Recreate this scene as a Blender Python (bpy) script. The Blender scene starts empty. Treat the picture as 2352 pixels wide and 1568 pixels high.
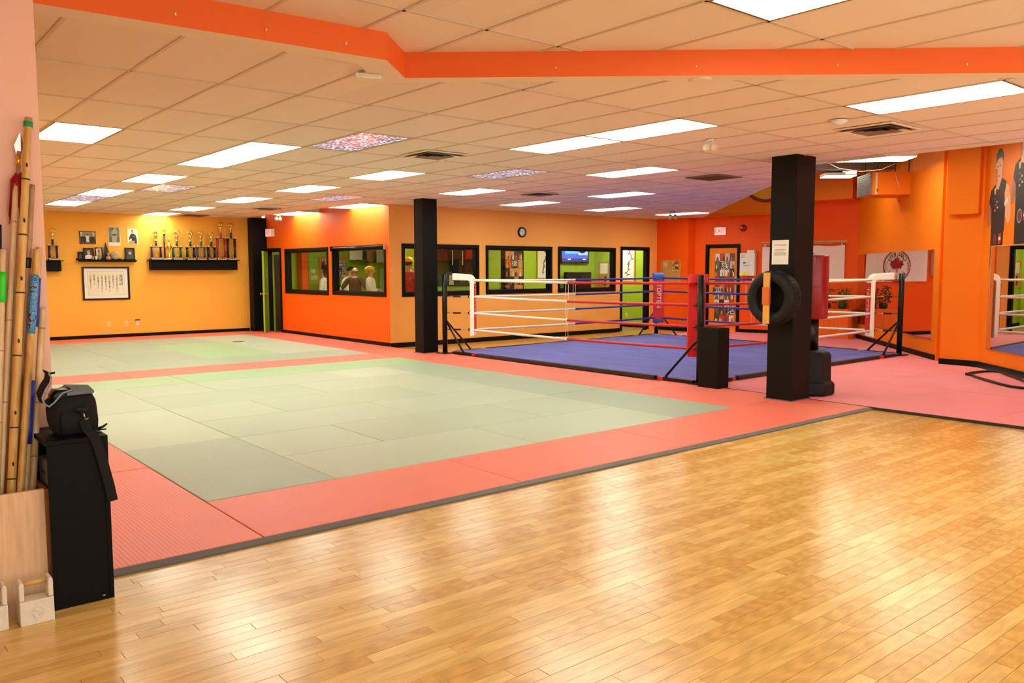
import bpy, bmesh, math, random
from mathutils import Vector, Matrix
sc = bpy.context.scene
COL = sc.collection
PI = math.pi
rnd = random.Random(7)

# ------------------------------------------------------------------ camera, world, exposure
CAM_H = 1.605
cam_data = bpy.data.cameras.new('camera')
cam = bpy.data.objects.new('camera', cam_data)
COL.objects.link(cam)
yaw, pitch, roll = 0.691955, 0.0860058, -0.00164506
fw = Vector((math.sin(yaw)*math.cos(pitch), math.cos(yaw)*math.cos(pitch), -math.sin(pitch)))
rt = Vector((math.cos(yaw), -math.sin(yaw), 0.0))
up = rt.cross(fw)
rt, up = rt*math.cos(roll)+up*math.sin(roll), up*math.cos(roll)-rt*math.sin(roll)
M = Matrix((rt, up, -fw)).transposed().to_4x4()
M.translation = (0, 0, CAM_H)
cam.matrix_world = M
cam_data.sensor_width = 36.0
cam_data.lens = 1896.4/2352*36.0
cam_data.clip_start = 0.02
sc.camera = cam

world = bpy.data.worlds.new('world')
sc.world = world
world.use_nodes = True
bgn = world.node_tree.nodes['Background']
bgn.inputs[0].default_value = (0.98, 0.98, 0.92, 1)      # daylight of the shop front behind the camera
bgn.inputs[1].default_value = 2.2
PANEL = 15.0                                             # emission of one ceiling light panel
sc.view_settings.view_transform = 'Standard'
sc.view_settings.look = 'None'
sc.view_settings.gamma = 1.0
sc.view_settings.use_curve_mapping = False
sc.view_settings.exposure = -0.10
sc.cycles.use_denoising = True
sc.cycles.max_bounces = 5
sc.cycles.diffuse_bounces = 3
sc.cycles.glossy_bounces = 3
sc.cycles.transparent_max_bounces = 8
sc.cycles.use_adaptive_sampling = True
sc.cycles.adaptive_threshold = 0.15
sc.cycles.adaptive_min_samples = 16
sc.cycles.sample_clamp_indirect = 6.0
sc.cycles.caustics_reflective = False
sc.cycles.caustics_refractive = False

# ------------------------------------------------------------------ materials
def lin(c):
    o = []
    for x in c[:3]:
        x /= 255.0
        o.append(x/12.92 if x <= 0.04045 else ((x+0.055)/1.055)**2.4)
    return (*o, 1.0)
MATS = {}
def nn(t, typ, **kw):
    n = t.nodes.new(typ)
    for k, v in kw.items(): setattr(n, k, v)
    return n
def pm(name, col, rough=0.6, var=0.05, scale=6.0, bump=0.0, bscale=60.0, metal=0.0, spec=0.5, emit=0.0, stretch=None, coat=0.0):
    """plain procedural material: colour with a little noise in value, optional fine relief"""
    m = bpy.data.materials.new(name); m.use_nodes = True
    t = m.node_tree; b = t.nodes['Principled BSDF']
    tc = nn(t, 'ShaderNodeTexCoord')
    src = tc.outputs['Object']
    if stretch:
        mp = nn(t, 'ShaderNodeMapping'); mp.inputs['Scale'].default_value = stretch
        t.links.new(src, mp.inputs[0]); src = mp.outputs[0]
    no = nn(t, 'ShaderNodeTexNoise'); no.inputs['Scale'].default_value = scale; no.inputs['Detail'].default_value = 4
    t.links.new(src, no.inputs['Vector'])
    mr = nn(t, 'ShaderNodeMapRange'); mr.inputs[3].default_value = 1-var*2; mr.inputs[4].default_value = 1+var*2
    t.links.new(no.outputs[0], mr.inputs[0])
    hs = nn(t, 'ShaderNodeHueSaturation'); hs.inputs['Color'].default_value = lin(col)
    t.links.new(mr.outputs[0], hs.inputs['Value'])
    t.links.new(hs.outputs[0], b.inputs['Base Color'])
    b.inputs['Roughness'].default_value = rough
    b.inputs['Metallic'].default_value = metal
    b.inputs['Specular IOR Level'].default_value = spec
    if coat: b.inputs['Coat Weight'].default_value = coat
    if bump:
        n2 = nn(t, 'ShaderNodeTexNoise'); n2.inputs['Scale'].default_value = bscale; n2.inputs['Detail'].default_value = 3
        t.links.new(src, n2.inputs['Vector'])
        bp = nn(t, 'ShaderNodeBump'); bp.inputs['Strength'].default_value = bump; bp.inputs['Distance'].default_value = 0.01
        t.links.new(n2.outputs[0], bp.inputs['Height']); t.links.new(bp.outputs[0], b.inputs['Normal'])
    if emit:
        t.links.new(hs.outputs[0], b.inputs['Emission Color']); b.inputs['Emission Strength'].default_value = emit
    MATS[name] = m
    return m
pm('amber_paint', (252, 184, 72), 0.55, 0.02, 2, 0.06, 240, spec=0.25)
pm('amber_paint_2', (252, 180, 92), 0.55, 0.02, 2, 0.06, 240, spec=0.25)
pm('red_orange_paint', (255, 104, 14), 0.5, 0.02, 2, 0.06, 240, spec=0.25)
pm('deep_orange_paint', (252, 90, 10), 0.5, 0.02, 2, 0.06, 240, spec=0.25)
pm('orange_paint', (250, 128, 14), 0.5, 0.02, 2, 0.06, 240, spec=0.25)
pm('salmon_lit_paint', (255, 202, 176), 0.6, 0.02, 2, 0.06, 240)  # pale pink tint of flash and daylight is put into this wall colour
pm('lime_paint', (164, 196, 36), 0.55, 0.03, 2, 0.05, 240)
pm('bulkhead_orange', (250, 112, 44), 0.5, 0.02, 2, 0.06, 240, spec=0.25)
pm('sun_border', (150, 40, 12), 0.6, 0.02, 2)
pm('bulkhead_yellow', (255, 186, 30), 0.5, 0.02, 2)
pm('black_paint', (10, 8, 7), 0.55, 0.1, 5, 0.05, 200, spec=0.18)
pm('black_gloss', (10, 10, 10), 0.3, 0.1, 5, spec=0.35)
pm('black_rubber', (15, 16, 16), 0.6, 0.12, 8, 0.1, 120, spec=0.3)
pm('black_fabric', (11, 11, 12), 0.9, 0.15, 30, 0.25, 500)
pm('grey_fabric', (112, 118, 130), 0.8, 0.1, 20, 0.2, 500)
pm('light_piping', (150, 152, 165), 0.6)
pm('black_wood', (8, 6, 5), 0.55, 0.2, 4, 0.1, 60, stretch=(1, 1, 12), spec=0.15)
pm('edge_wood_dark', (48, 36, 30), 0.6, 0.15, 6)
pm('grey_strip', (100, 98, 94), 0.6, 0.1, 9)
pm('tbar', (214, 196, 176), 0.5, 0.02)
pm('soffit_beige', (242, 224, 206), 0.6, 0.02)
pm('subfloor', (70, 45, 22), 0.8)
pm('plenum', (120, 92, 66), 0.9, 0.15, 2)
pm('white_plastic', (236, 232, 225), 0.4, 0.02)
pm('ivory_plastic', (226, 212, 160), 0.4, 0.02)
pm('paper', (246, 238, 232), 0.7, 0.01)
pm('cream_paper', (238, 232, 208), 0.7, 0.02)
pm('steel', (190, 188, 184), 0.3, 0.05, 20, metal=1.0)
pm('dark_metal', (45, 44, 44), 0.4, 0.1, 20, metal=0.7)
pm('gold', (240, 205, 105), 0.22, 0.05, 20, metal=1.0)
pm('silver_gold', (235, 222, 180), 0.2, 0.05, 20, metal=1.0)
pm('brass', (220, 180, 80), 0.25, 0.05, 20, metal=1.0)
pm('marble', (225, 205, 190), 0.3, 0.2, 30)
pm('rope_white', (240, 232, 214), 0.6, 0.04, 30, 0.15, 90)
pm('rope_red', (198, 24, 26), 0.35, 0.1, 30, 0.25, 60)
pm('rope_blue', (34, 44, 150), 0.35, 0.1, 30, 0.2, 60)
pm('pad_white', (252, 246, 236), 0.45, 0.04, 8, 0.25, 14)
pm('pad_red', (226, 34, 30), 0.4, 0.05, 8, 0.3, 12)
pm('pad_blue', (44, 84, 178), 0.4, 0.05, 8, 0.2, 12)
pm('bag_red', (150, 6, 18), 0.3, 0.05, 8, 0.12, 20)
pm('ring_canvas', (104, 106, 188), 0.75, 0.2, 3.2, 0.25, 16, stretch=(1.0, 0.3, 1))
pm('pink_mat', (246, 142, 150), 0.7, 0.05, 1.6, 0.12, 220)
pm('plywood', (230, 188, 146), 0.5, 0.16, 9, stretch=(5, 5, 0.5))
pm('plywood_edge', (150, 96, 42), 0.6, 0.2, 12)
pm('pine_board', (226, 168, 74), 0.5, 0.1, 6, stretch=(6, 6, 0.7))
pm('orange_wrap', (214, 104, 24), 0.5, 0.06)
pm('stone_white', (232, 222, 206), 0.6, 0.05, 20, 0.2, 80)
pm('handle_wood', (216, 172, 110), 0.45, 0.1, 10)
pm('flag_cloth', (250, 226, 216), 0.8, 0.03, 4)
pm('flag_red', (168, 18, 26), 0.8, 0.05)
pm('ink', (18, 16, 16), 0.7, 0.05)
pm('ink_grey', (120, 118, 118), 0.7, 0.05)
pm('ink_red', (205, 60, 50), 0.7, 0.05)
pm('ink_white', (240, 236, 230), 0.7, 0.02)
pm('sign_red', (240, 40, 60), 0.5, 0.02, emit=1.2)
pm('sign_white', (255, 214, 206), 0.5, 0.02, emit=0.6)
pm('table_cloth', (244, 104, 10), 0.8, 0.05, 5, 0.2, 10)
pm('leaf_green', (52, 84, 30), 0.6, 0.3, 20)
pm('petal_orange', (220, 84, 30), 0.6, 0.2, 20)
pm('cork', (196, 140, 66), 0.85, 0.12, 60, 0.3, 200)
pm('cork_frame', (206, 150, 70), 0.5, 0.1, 8)
pm('brown_door', (74, 42, 26), 0.5, 0.1, 4)
pm('office_floor', (150, 112, 62), 0.5, 0.08, 3)
pm('office_ceiling', (214, 200, 168), 0.8, 0.03)
pm('green_door_paint', (150, 178, 52), 0.45, 0.03)
pm('dark_green', (24, 60, 26), 0.6, 0.1)
pm('skin', (206, 150, 112), 0.55, 0.04, 12)
pm('skin_dark', (92, 50, 34), 0.55, 0.04, 12)
pm('shirt_brown', (42, 19, 10), 0.85, 0.08, 12, 0.2, 60)
pm('shirt_white', (240, 232, 214), 0.85, 0.03, 12, 0.2, 30)
pm('hoodie_red', (190, 30, 22), 0.85, 0.08, 12, 0.2, 30)
pm('trousers', (38, 40, 52), 0.85, 0.08, 12)
pm('cap_yellow', (248, 206, 10), 0.6, 0.04)
pm('hair_dark', (34, 22, 16), 0.6, 0.3, 60, 0.4, 150)
pm('hair_blond', (224, 180, 30), 0.6, 0.2, 60, 0.4, 150)
pm('hair_grey', (140, 118, 92), 0.7, 0.25, 60, 0.4, 150)
pm('cloth_white', (236, 230, 212), 0.85, 0.03, 10, 0.2, 20)
pm('cloth_navy', (34, 30, 60), 0.85, 0.05, 10)
pm('cloth_brown', (116, 66, 34), 0.85, 0.05, 10)
pm('cloth_teal', (40, 110, 140), 0.85, 0.05, 10)
pm('cloth_black', (20, 17, 18), 0.85, 0.1, 10)
pm('cloth_maroon', (70, 18, 20), 0.85, 0.1, 10)
pm('cloth_red', (186, 24, 22), 0.85, 0.1, 10)
pm('cloth_green', (40, 120, 40), 0.85, 0.1, 10)
pm('table_wood', (110, 62, 26), 0.35, 0.12, 4)
pm('bottle_white', (226, 230, 220), 0.3, 0.02)
pm('hvac_grille', (128, 116, 110), 0.5, 0.1, 30)
pm('alarm_red', (150, 24, 18), 0.35, 0.05)
pm('tassel_red', (170, 22, 18), 0.8, 0.2, 60, 0.5, 200)
pm('tape_green', (20, 150, 110), 0.5); pm('tape_lime', (60, 230, 50), 0.5)
pm('tape_blue', (30, 50, 170), 0.4); pm('tape_black', (20, 18, 22), 0.4)
pm('terracotta', (190, 140, 110), 0.7, 0.15, 20)
pm('stoneware', (176, 150, 110), 0.6, 0.3, 14)
pm('cable', (140, 104, 76), 0.6)

def attr_mat(name, rough, emit=0.0):
    m = bpy.data.materials.new(name); m.use_nodes = True
    t = m.node_tree; b = t.nodes['Principled BSDF']
    a = nn(t, 'ShaderNodeAttribute', attribute_name='Col')
    tc = nn(t, 'ShaderNodeTexCoord')
    no = nn(t, 'ShaderNodeTexNoise'); no.inputs['Scale'].default_value = 40
    t.links.new(tc.outputs['Object'], no.inputs['Vector'])
    mr = nn(t, 'ShaderNodeMapRange'); mr.inputs[3].default_value = 0.8; mr.inputs[4].default_value = 1.2
    t.links.new(no.outputs[0], mr.inputs[0])
    hs = nn(t, 'ShaderNodeHueSaturation'); t.links.new(a.outputs['Color'], hs.inputs['Color']); t.links.new(mr.outputs[0], hs.inputs['Value'])
    t.links.new(hs.outputs[0], b.inputs['Base Color']); b.inputs['Roughness'].default_value = rough
    if emit:
        t.links.new(hs.outputs[0], b.inputs['Emission Color']); b.inputs['Emission Strength'].default_value = emit
    MATS[name] = m
attr_mat('print', 0.5)
attr_mat('screen', 0.2, 1.4)

def emit_mat(name, col, s):
    m = bpy.data.materials.new(name); m.use_nodes = True
    t = m.node_tree; t.nodes.remove(t.nodes['Principled BSDF'])
    e = nn(t, 'ShaderNodeEmission'); e.inputs[0].default_value = col; e.inputs[1].default_value = s
    tc = nn(t, 'ShaderNodeTexCoord')
    no = nn(t, 'ShaderNodeTexNoise'); no.inputs['Scale'].default_value = 2
    t.links.new(tc.outputs['Object'], no.inputs['Vector'])
    mr = nn(t, 'ShaderNodeMapRange'); mr.inputs[3].default_value = s*0.95; mr.inputs[4].default_value = s*1.05
    t.links.new(no.outputs[0], mr.inputs[0]); t.links.new(mr.outputs[0], e.inputs[1])
    t.links.new(e.outputs[0], t.nodes['Material Output'].inputs[0])
    MATS[name] = m
emit_mat('diffuser', (0.96, 1.0, 0.85, 1), PANEL)
emit_mat('diffuser_warm', (1.0, 0.97, 0.72, 1), PANEL*1.4)
emit_mat('fill_tube', (1.0, 0.93, 0.66, 1), PANEL*8)
emit_mat('diffuser_office', (1.0, 0.95, 0.78, 1), PANEL*2.6)

def wood_mat(name, c0, c1, c2, rough):
    """oak strip floor: every board its own tone, grain along X"""
    m = bpy.data.materials.new(name); m.use_nodes = True
    t = m.node_tree; b = t.nodes['Principled BSDF']; L = t.links.new
    tc = nn(t, 'ShaderNodeTexCoord'); geo = nn(t, 'ShaderNodeNewGeometry'); oi = nn(t, 'ShaderNodeObjectInfo')
    add = nn(t, 'ShaderNodeMath', operation='ADD'); L(geo.outputs['Random Per Island'], add.inputs[0]); L(oi.outputs['Random'], add.inputs[1])
    fr = nn(t, 'ShaderNodeMath', operation='FRACT'); L(add.outputs[0], fr.inputs[0])
    mul = nn(t, 'ShaderNodeMath', operation='MULTIPLY'); L(fr.outputs[0], mul.inputs[0]); mul.inputs[1].default_value = 37.0
    cmb = nn(t, 'ShaderNodeCombineXYZ'); L(mul.outputs[0], cmb.inputs[2])
    va = nn(t, 'ShaderNodeVectorMath', operation='ADD'); L(tc.outputs['Object'], va.inputs[0]); L(cmb.outputs[0], va.inputs[1])
    mp = nn(t, 'ShaderNodeMapping'); mp.inputs['Scale'].default_value = (1.3, 11.0, 1.0); L(va.outputs[0], mp.inputs[0])
    n1 = nn(t, 'ShaderNodeTexNoise'); n1.inputs['Scale'].default_value = 3.0; n1.inputs['Detail'].default_value = 5; n1.inputs['Distortion'].default_value = 1.2
    L(mp.outputs[0], n1.inputs['Vector'])
    mp2 = nn(t, 'ShaderNodeMapping'); mp2.inputs['Scale'].default_value = (2.0, 16.0, 1.0); L(va.outputs[0], mp2.inputs[0])
    w = nn(t, 'ShaderNodeTexWave', wave_type='RINGS', rings_direction='Y'); w.inputs['Scale'].default_value = 1.6; w.inputs['Distortion'].default_value = 6.0; w.inputs['Detail'].default_value = 2; w.inputs['Detail Scale'].default_value = 0.8
    L(mp2.outputs[0], w.inputs['Vector'])
    rp = nn(t, 'ShaderNodeValToRGB')
    rp.color_ramp.elements[0].color = lin(c0); rp.color_ramp.elements[1].color = lin(c2)
    e = rp.color_ramp.elements.new(0.55); e.color = lin(c1)
    L(fr.outputs[0], rp.inputs[0])
    mr = nn(t, 'ShaderNodeMapRange'); mr.inputs[3].default_value = 0.78; mr.inputs[4].default_value = 1.18; L(n1.outputs[0], mr.inputs[0])
    mw = nn(t, 'ShaderNodeMapRange'); mw.inputs[3].default_value = 0.90; mw.inputs[4].default_value = 1.05; L(w.outputs[0], mw.inputs[0])
    mm = nn(t, 'ShaderNodeMath', operation='MULTIPLY'); L(mr.outputs[0], mm.inputs[0]); L(mw.outputs[0], mm.inputs[1])
    hs = nn(t, 'ShaderNodeHueSaturation'); L(rp.outputs[0], hs.inputs['Color']); L(mm.outputs[0], hs.inputs['Value'])
    L(hs.outputs[0], b.inputs['Base Color'])
    b.inputs['Roughness'].default_value = rough
    b.inputs['Specular IOR Level'].default_value = 0.5
    bp = nn(t, 'ShaderNodeBump'); bp.inputs['Strength'].default_value = 0.04; bp.inputs['Distance'].default_value = 0.004
    L(n1.outputs[0], bp.inputs['Height']); L(bp.outputs[0], b.inputs['Normal'])
    MATS[name] = m
wood_mat('oak_floor', (212, 160, 80), (224, 177, 98), (236, 193, 118), 0.22)
wood_mat('far_floor', (206, 150, 72), (212, 160, 80), (220, 170, 92), 0.3)

def mat_mat(name, ca, cb, rough, axis):
    """judo mat: one tone per mat, straw-like fine ribs"""
    m = bpy.data.materials.new(name); m.use_nodes = True
    t = m.node_tree; b = t.nodes['Principled BSDF']; L = t.links.new
    tc = nn(t, 'ShaderNodeTexCoord'); oi = nn(t, 'ShaderNodeObjectInfo')
    mx = nn(t, 'ShaderNodeMix', data_type='RGBA'); L(oi.outputs['Random'], mx.inputs[0]); mx.inputs[6].default_value = lin(ca); mx.inputs[7].default_value = lin(cb)
    no = nn(t, 'ShaderNodeTexNoise'); no.inputs['Scale'].default_value = 1.3; L(tc.outputs['Object'], no.inputs['Vector'])
    mr = nn(t, 'ShaderNodeMapRange'); mr.inputs[3].default_value = 0.95; mr.inputs[4].default_value = 1.05; L(no.outputs[0], mr.inputs[0])
    hs = nn(t, 'ShaderNodeHueSaturation'); L(mx.outputs[2], hs.inputs['Color']); L(mr.outputs[0], hs.inputs['Value'])
    L(hs.outputs[0], b.inputs['Base Color']); b.inputs['Roughness'].default_value = rough
    wv = nn(t, 'ShaderNodeTexWave', wave_type='BANDS', bands_direction=axis); wv.inputs['Scale'].default_value = 13.0; wv.inputs['Distortion'].default_value = 0.3; wv.inputs['Detail'].default_value = 1
    L(tc.outputs['Object'], wv.inputs['Vector'])
    bp = nn(t, 'ShaderNodeBump'); bp.inputs['Strength'].default_value = 0.35; bp.inputs['Distance'].default_value = 0.004
    L(wv.outputs[0], bp.inputs['Height']); L(bp.outputs[0], b.inputs['Normal'])
    MATS[name] = m
mat_mat('mat_sage', (168, 179, 153), (182, 191, 167), 0.5, 'Y')
mat_mat('mat_sage_dull', (156, 170, 146), (164, 176, 152), 0.5, 'X')
mat_mat('mat_green', (150, 186, 134), (164, 188, 144), 0.5, 'Y')
mat_mat('mat_red', (236, 112, 90), (242, 120, 100), 0.5, 'X')

def tile_mat():
    m = bpy.data.materials.new('ceiling_tile'); m.use_nodes = True
    t = m.node_tree; b = t.nodes['Principled BSDF']; L = t.links.new
    tc = nn(t, 'ShaderNodeTexCoord'); oi = nn(t, 'ShaderNodeObjectInfo')
    no = nn(t, 'ShaderNodeTexNoise'); no.inputs['Scale'].default_value = 90; no.inputs['Detail'].default_value = 5; L(tc.outputs['Object'], no.inputs['Vector'])
    mr = nn(t, 'ShaderNodeMapRange'); mr.inputs[3].default_value = 0.93; mr.inputs[4].default_value = 1.05; L(no.outputs[0], mr.inputs[0])
    m2 = nn(t, 'ShaderNodeMapRange'); m2.inputs[3].default_value = 0.97; m2.inputs[4].default_value = 1.03; L(oi.outputs['Random'], m2.inputs[0])
    mm = nn(t, 'ShaderNodeMath', operation='MULTIPLY'); L(mr.outputs[0], mm.inputs[0]); L(m2.outputs[0], mm.inputs[1])
    hs = nn(t, 'ShaderNodeHueSaturation'); hs.inputs['Color'].default_value = lin((240, 226, 215)); L(mm.outputs[0], hs.inputs['Value'])
    L(hs.outputs[0], b.inputs['Base Color']); b.inputs['Roughness'].default_value = 0.9
    bp = nn(t, 'ShaderNodeBump'); bp.inputs['Strength'].default_value = 0.2; bp.inputs['Distance'].default_value = 0.004
    L(no.outputs[0], bp.inputs['Height']); L(bp.outputs[0], b.inputs['Normal'])
    MATS['ceiling_tile'] = m
tile_mat()

def glass_mat():
    m = bpy.data.materials.new('window_glass'); m.use_nodes = True
    t = m.node_tree; t.nodes.remove(t.nodes['Principled BSDF']); L = t.links.new
    tr = nn(t, 'ShaderNodeBsdfTransparent'); tr.inputs[0].default_value = (0.90, 0.95, 0.90, 1)
    gl = nn(t, 'ShaderNodeBsdfGlossy'); gl.inputs['Roughness'].default_value = 0.0
    tc = nn(t, 'ShaderNodeTexCoord'); no = nn(t, 'ShaderNodeTexNoise'); no.inputs['Scale'].default_value = 1.0; L(tc.outputs['Object'], no.inputs['Vector'])
    mr = nn(t, 'ShaderNodeMapRange'); mr.inputs[3].default_value = 0.035; mr.inputs[4].default_value = 0.05; L(no.outputs[0], mr.inputs[0])
    mx = nn(t, 'ShaderNodeMixShader'); L(mr.outputs[0], mx.inputs[0]); L(tr.outputs[0], mx.inputs[1]); L(gl.outputs[0], mx.inputs[2])
    L(mx.outputs[0], t.nodes['Material Output'].inputs[0])
    MATS['window_glass'] = m
glass_mat()
pm('mirror_glass', (232, 222, 214), 0.01, 0.0, 1, metal=1.0)

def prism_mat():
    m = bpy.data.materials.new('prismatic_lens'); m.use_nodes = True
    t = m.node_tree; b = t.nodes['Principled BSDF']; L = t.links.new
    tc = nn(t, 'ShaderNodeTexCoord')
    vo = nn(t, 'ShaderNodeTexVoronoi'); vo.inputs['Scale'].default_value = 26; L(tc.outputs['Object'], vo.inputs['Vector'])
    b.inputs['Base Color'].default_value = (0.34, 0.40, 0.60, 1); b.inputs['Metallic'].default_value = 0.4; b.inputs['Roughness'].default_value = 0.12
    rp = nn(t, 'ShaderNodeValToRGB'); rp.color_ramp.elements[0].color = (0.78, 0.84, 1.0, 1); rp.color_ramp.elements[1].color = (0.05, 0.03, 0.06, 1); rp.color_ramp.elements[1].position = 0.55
    L(vo.outputs['Distance'], rp.inputs[0]); L(rp.outputs[0], b.inputs['Emission Color']); b.inputs['Emission Strength'].default_value = 2.0   # emission cells stand in for the bright sparkle of the unlit lens
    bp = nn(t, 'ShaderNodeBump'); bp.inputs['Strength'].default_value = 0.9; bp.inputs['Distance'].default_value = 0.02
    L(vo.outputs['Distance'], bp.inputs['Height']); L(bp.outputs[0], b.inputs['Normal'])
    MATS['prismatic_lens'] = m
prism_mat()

def bamboo_mat(name, ca, cb):
    m = bpy.data.materials.new(name); m.use_nodes = True
    t = m.node_tree; b = t.nodes['Principled BSDF']; L = t.links.new
    tc = nn(t, 'ShaderNodeTexCoord')
    mp = nn(t, 'ShaderNodeMapping'); mp.inputs['Scale'].default_value = (14, 14, 1.6); L(tc.outputs['Object'], mp.inputs[0])
    no = nn(t, 'ShaderNodeTexNoise'); no.inputs['Scale'].default_value = 2.5; no.inputs['Detail'].default_value = 5; L(mp.outputs[0], no.inputs['Vector'])
    rp = nn(t, 'ShaderNodeValToRGB'); rp.color_ramp.elements[0].color = lin(ca); rp.color_ramp.elements[1].color = lin(cb)
    rp.color_ramp.elements[0].position = 0.3; rp.color_ramp.elements[1].position = 0.65
    L(no.outputs[0], rp.inputs[0]); L(rp.outputs[0], b.inputs['Base Color']); b.inputs['Roughness'].default_value = 0.35
    MATS[name] = m
bamboo_mat('bamboo_yellow', (202, 142, 58), (234, 188, 108))
bamboo_mat('bamboo_pale', (208, 166, 116), (238, 204, 156))
bamboo_mat('bamboo_brown', (160, 112, 74), (204, 158, 114))

# ------------------------------------------------------------------ mesh helpers
class MB:
    """collects shapes for ONE mesh object"""
    def __init__(s): s.v = []; s.f = []; s.c = []; s.sm = []
    def add(s, vs, fs, col=None, smooth=False):
        n = len(s.v); s.v += [tuple(v) for v in vs]
        for f in fs: s.f.append(tuple(i+n for i in f)); s.c.append(col); s.sm.append(smooth)
        return s
    def box(s, x0, x1, y0, y1, z0, z1, col=None):
        vs = [(x, y, z) for z in (z0, z1) for y in (y0, y1) for x in (x0, x1)]
        return s.add(vs, [(0, 2, 3, 1), (4, 5, 7, 6), (0, 1, 5, 4), (2, 6, 7, 3), (0, 4, 6, 2), (1, 3, 7, 5)], col)
    def quad(s, a, b, c, d, col=None): return s.add([a, b, c, d], [(0, 1, 2, 3)], col)
    def rect(s, x0, x1, z0, z1, y=0.0, col=None):           # facing -y
        return s.quad((x0, y, z0), (x1, y, z0), (x1, y, z1), (x0, y, z1), col)
    def poly(s, pts, y=0.0, col=None):                      # pts (x, z) facing -y
        return s.add([(x, y, z) for x, z in pts], [tuple(range(len(pts)))], col)
    def prism(s, pts, z0, z1, col=None):                    # pts (x, y) counter-clockwise
        n = len(pts)
        vs = [(x, y, z0) for x, y in pts]+[(x, y, z1) for x, y in pts]
        fs = [tuple(range(n-1, -1, -1)), tuple(range(n, 2*n))]+[(i, (i+1) % n, n+(i+1) % n, n+i) for i in range(n)]
        return s.add(vs, fs, col)
    def slab(s, pts, y0, y1, col=None):                     # pts (x, z) outline, extruded along y
        n = len(pts)
        vs = [(x, y0, z) for x, z in pts]+[(x, y1, z) for x, z in pts]
        fs = [tuple(range(n)), tuple(range(2*n-1, n-1, -1))]+[((i+1) % n, i, n+i, n+(i+1) % n) for i in range(n)]
        return s.add(vs, fs, col)
    def lathe(s, prof, n=20, c=(0, 0, 0), col=None, smooth=True, a0=0.0, sx=1, sy=1, caps=True):   # prof (r, z), axis z
        vs = []; fs = []
        for r, z in prof:
            for k in range(n):
                a = a0+2*PI*k/n; vs.append((c[0]+r*sx*math.cos(a), c[1]+r*sy*math.sin(a), c[2]+z))
        for i in range(len(prof)-1):
            for k in range(n):
                k2 = (k+1) % n; fs.append((i*n+k, i*n+k2, (i+1)*n+k2, (i+1)*n+k))
        if caps and prof[0][0] > 1e-6: fs.append(tuple(range(n-1, -1, -1)))
        if caps and prof[-1][0] > 1e-6: fs.append(tuple((len(prof)-1)*n+k for k in range(n)))
        return s.add(vs, fs, col, smooth)
    def tube(s, path, r, n=8, col=None, smooth=True, closed=False):
        P = [Vector(p) for p in path]; m = len(P); R = r if isinstance(r, (list, tuple)) else [r]*m
        vs = []; fs = []; ref = None
        for i, p in enumerate(P):
            if closed: d = P[(i+1) % m]-P[i-1]
            else: d = P[min(i+1, m-1)]-P[max(i-1, 0)]
            d.normalize()
            if ref is None: ref = d.orthogonal().normalized()
            ref = (ref-d*ref.dot(d)).normalized(); q = d.cross(ref)
            for k in range(n):
                a = 2*PI*k/n; vs.append(p+(ref*math.cos(a)+q*math.sin(a))*R[i])
        for i in range(m if closed else m-1):
            j = (i+1) % m
            for k in range(n):
                k2 = (k+1) % n; fs.append((i*n+k, i*n+k2, j*n+k2, j*n+k))
        if not closed: fs += [tuple(range(n-1, -1, -1)), tuple((m-1)*n+k for k in range(n))]
        return s.add(vs, fs, col, smooth)
    def ball(s, c, r, n=12, m=8, col=None):
        rx, ry, rz = r if isinstance(r, (list, tuple)) else (r, r, r)
        prof = [(math.sin(PI*i/m), -math.cos(PI*i/m)) for i in range(m+1)]
        prof[0] = (0.02, -1); prof[-1] = (0.02, 1)
        vs = []; fs = []
        for a_, z_ in prof:
            for k in range(n):
                a = 2*PI*k/n; vs.append((c[0]+rx*a_*math.cos(a), c[1]+ry*a_*math.sin(a), c[2]+rz*z_))
        for i in range(m):
            for k in range(n):
                k2 = (k+1) % n; fs.append((i*n+k, i*n+k2, (i+1)*n+k2, (i+1)*n+k))
        fs += [tuple(range(n-1, -1, -1)), tuple(m*n+k for k in range(n))]
        return s.add(vs, fs, col, True)
    def mesh(s, name, mat):
        me = bpy.data.meshes.new(name); me.from_pydata(s.v, [], s.f)
        if any(s.sm): me.polygons.foreach_set('use_smooth', s.sm)
        if any(c is not None for c in s.c):
            at = me.color_attributes.new('Col', 'FLOAT_COLOR', 'CORNER'); buf = []
            for p in me.polygons:
                c = lin(s.c[p.index] or (200, 200, 200)); buf += list(c)*p.loop_total
            at.data.foreach_set('color', buf)
        me.materials.append(MATS[mat] if isinstance(mat, str) else mat)
        me.update()
        return me
    def build(s, name, mat, parent=None, loc=(0, 0, 0), rz=0.0, bevel=0.0):
        o = bpy.data.objects.new(name, s.mesh(name, mat)); COL.objects.link(o)
        o.location = loc; o.rotation_euler = (0, 0, rz)
        if parent: o.parent = parent
        if bevel:
            b = o.modifiers.new('bevel', 'BEVEL'); b.width = bevel; b.segments = 2; b.limit_method = 'ANGLE'
        return o
def tag(o, label, cat=None, group=None, kind=None):
    o['label'] = label
    if cat: o['category'] = cat
    if group: o['group'] = group
    if kind: o['kind'] = kind
    return o
def thing(name, label, cat, loc=(0, 0, 0), rz=0.0, group=None, kind=None):
    o = bpy.data.objects.new(name, None); COL.objects.link(o)
    o.location = loc; o.rotation_euler = (0, 0, rz); o.empty_display_size = 0.1
    return tag(o, label, cat, group, kind)
def struct(o, label, cat): return tag(o, label, cat, None, 'structure')
def inst(me, name, parent, loc=(0, 0, 0), rz=0.0):
    o = bpy.data.objects.new(name, me); COL.objects.link(o); o.location = loc; o.rotation_euler = (0, 0, rz); o.parent = parent
    return o
def copy_tree(o, parent=None):
    c = o.copy(); COL.objects.link(c); c.parent = parent
    for ch in list(o.children): copy_tree(ch, c)
    return c
TEXTS = []
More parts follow.
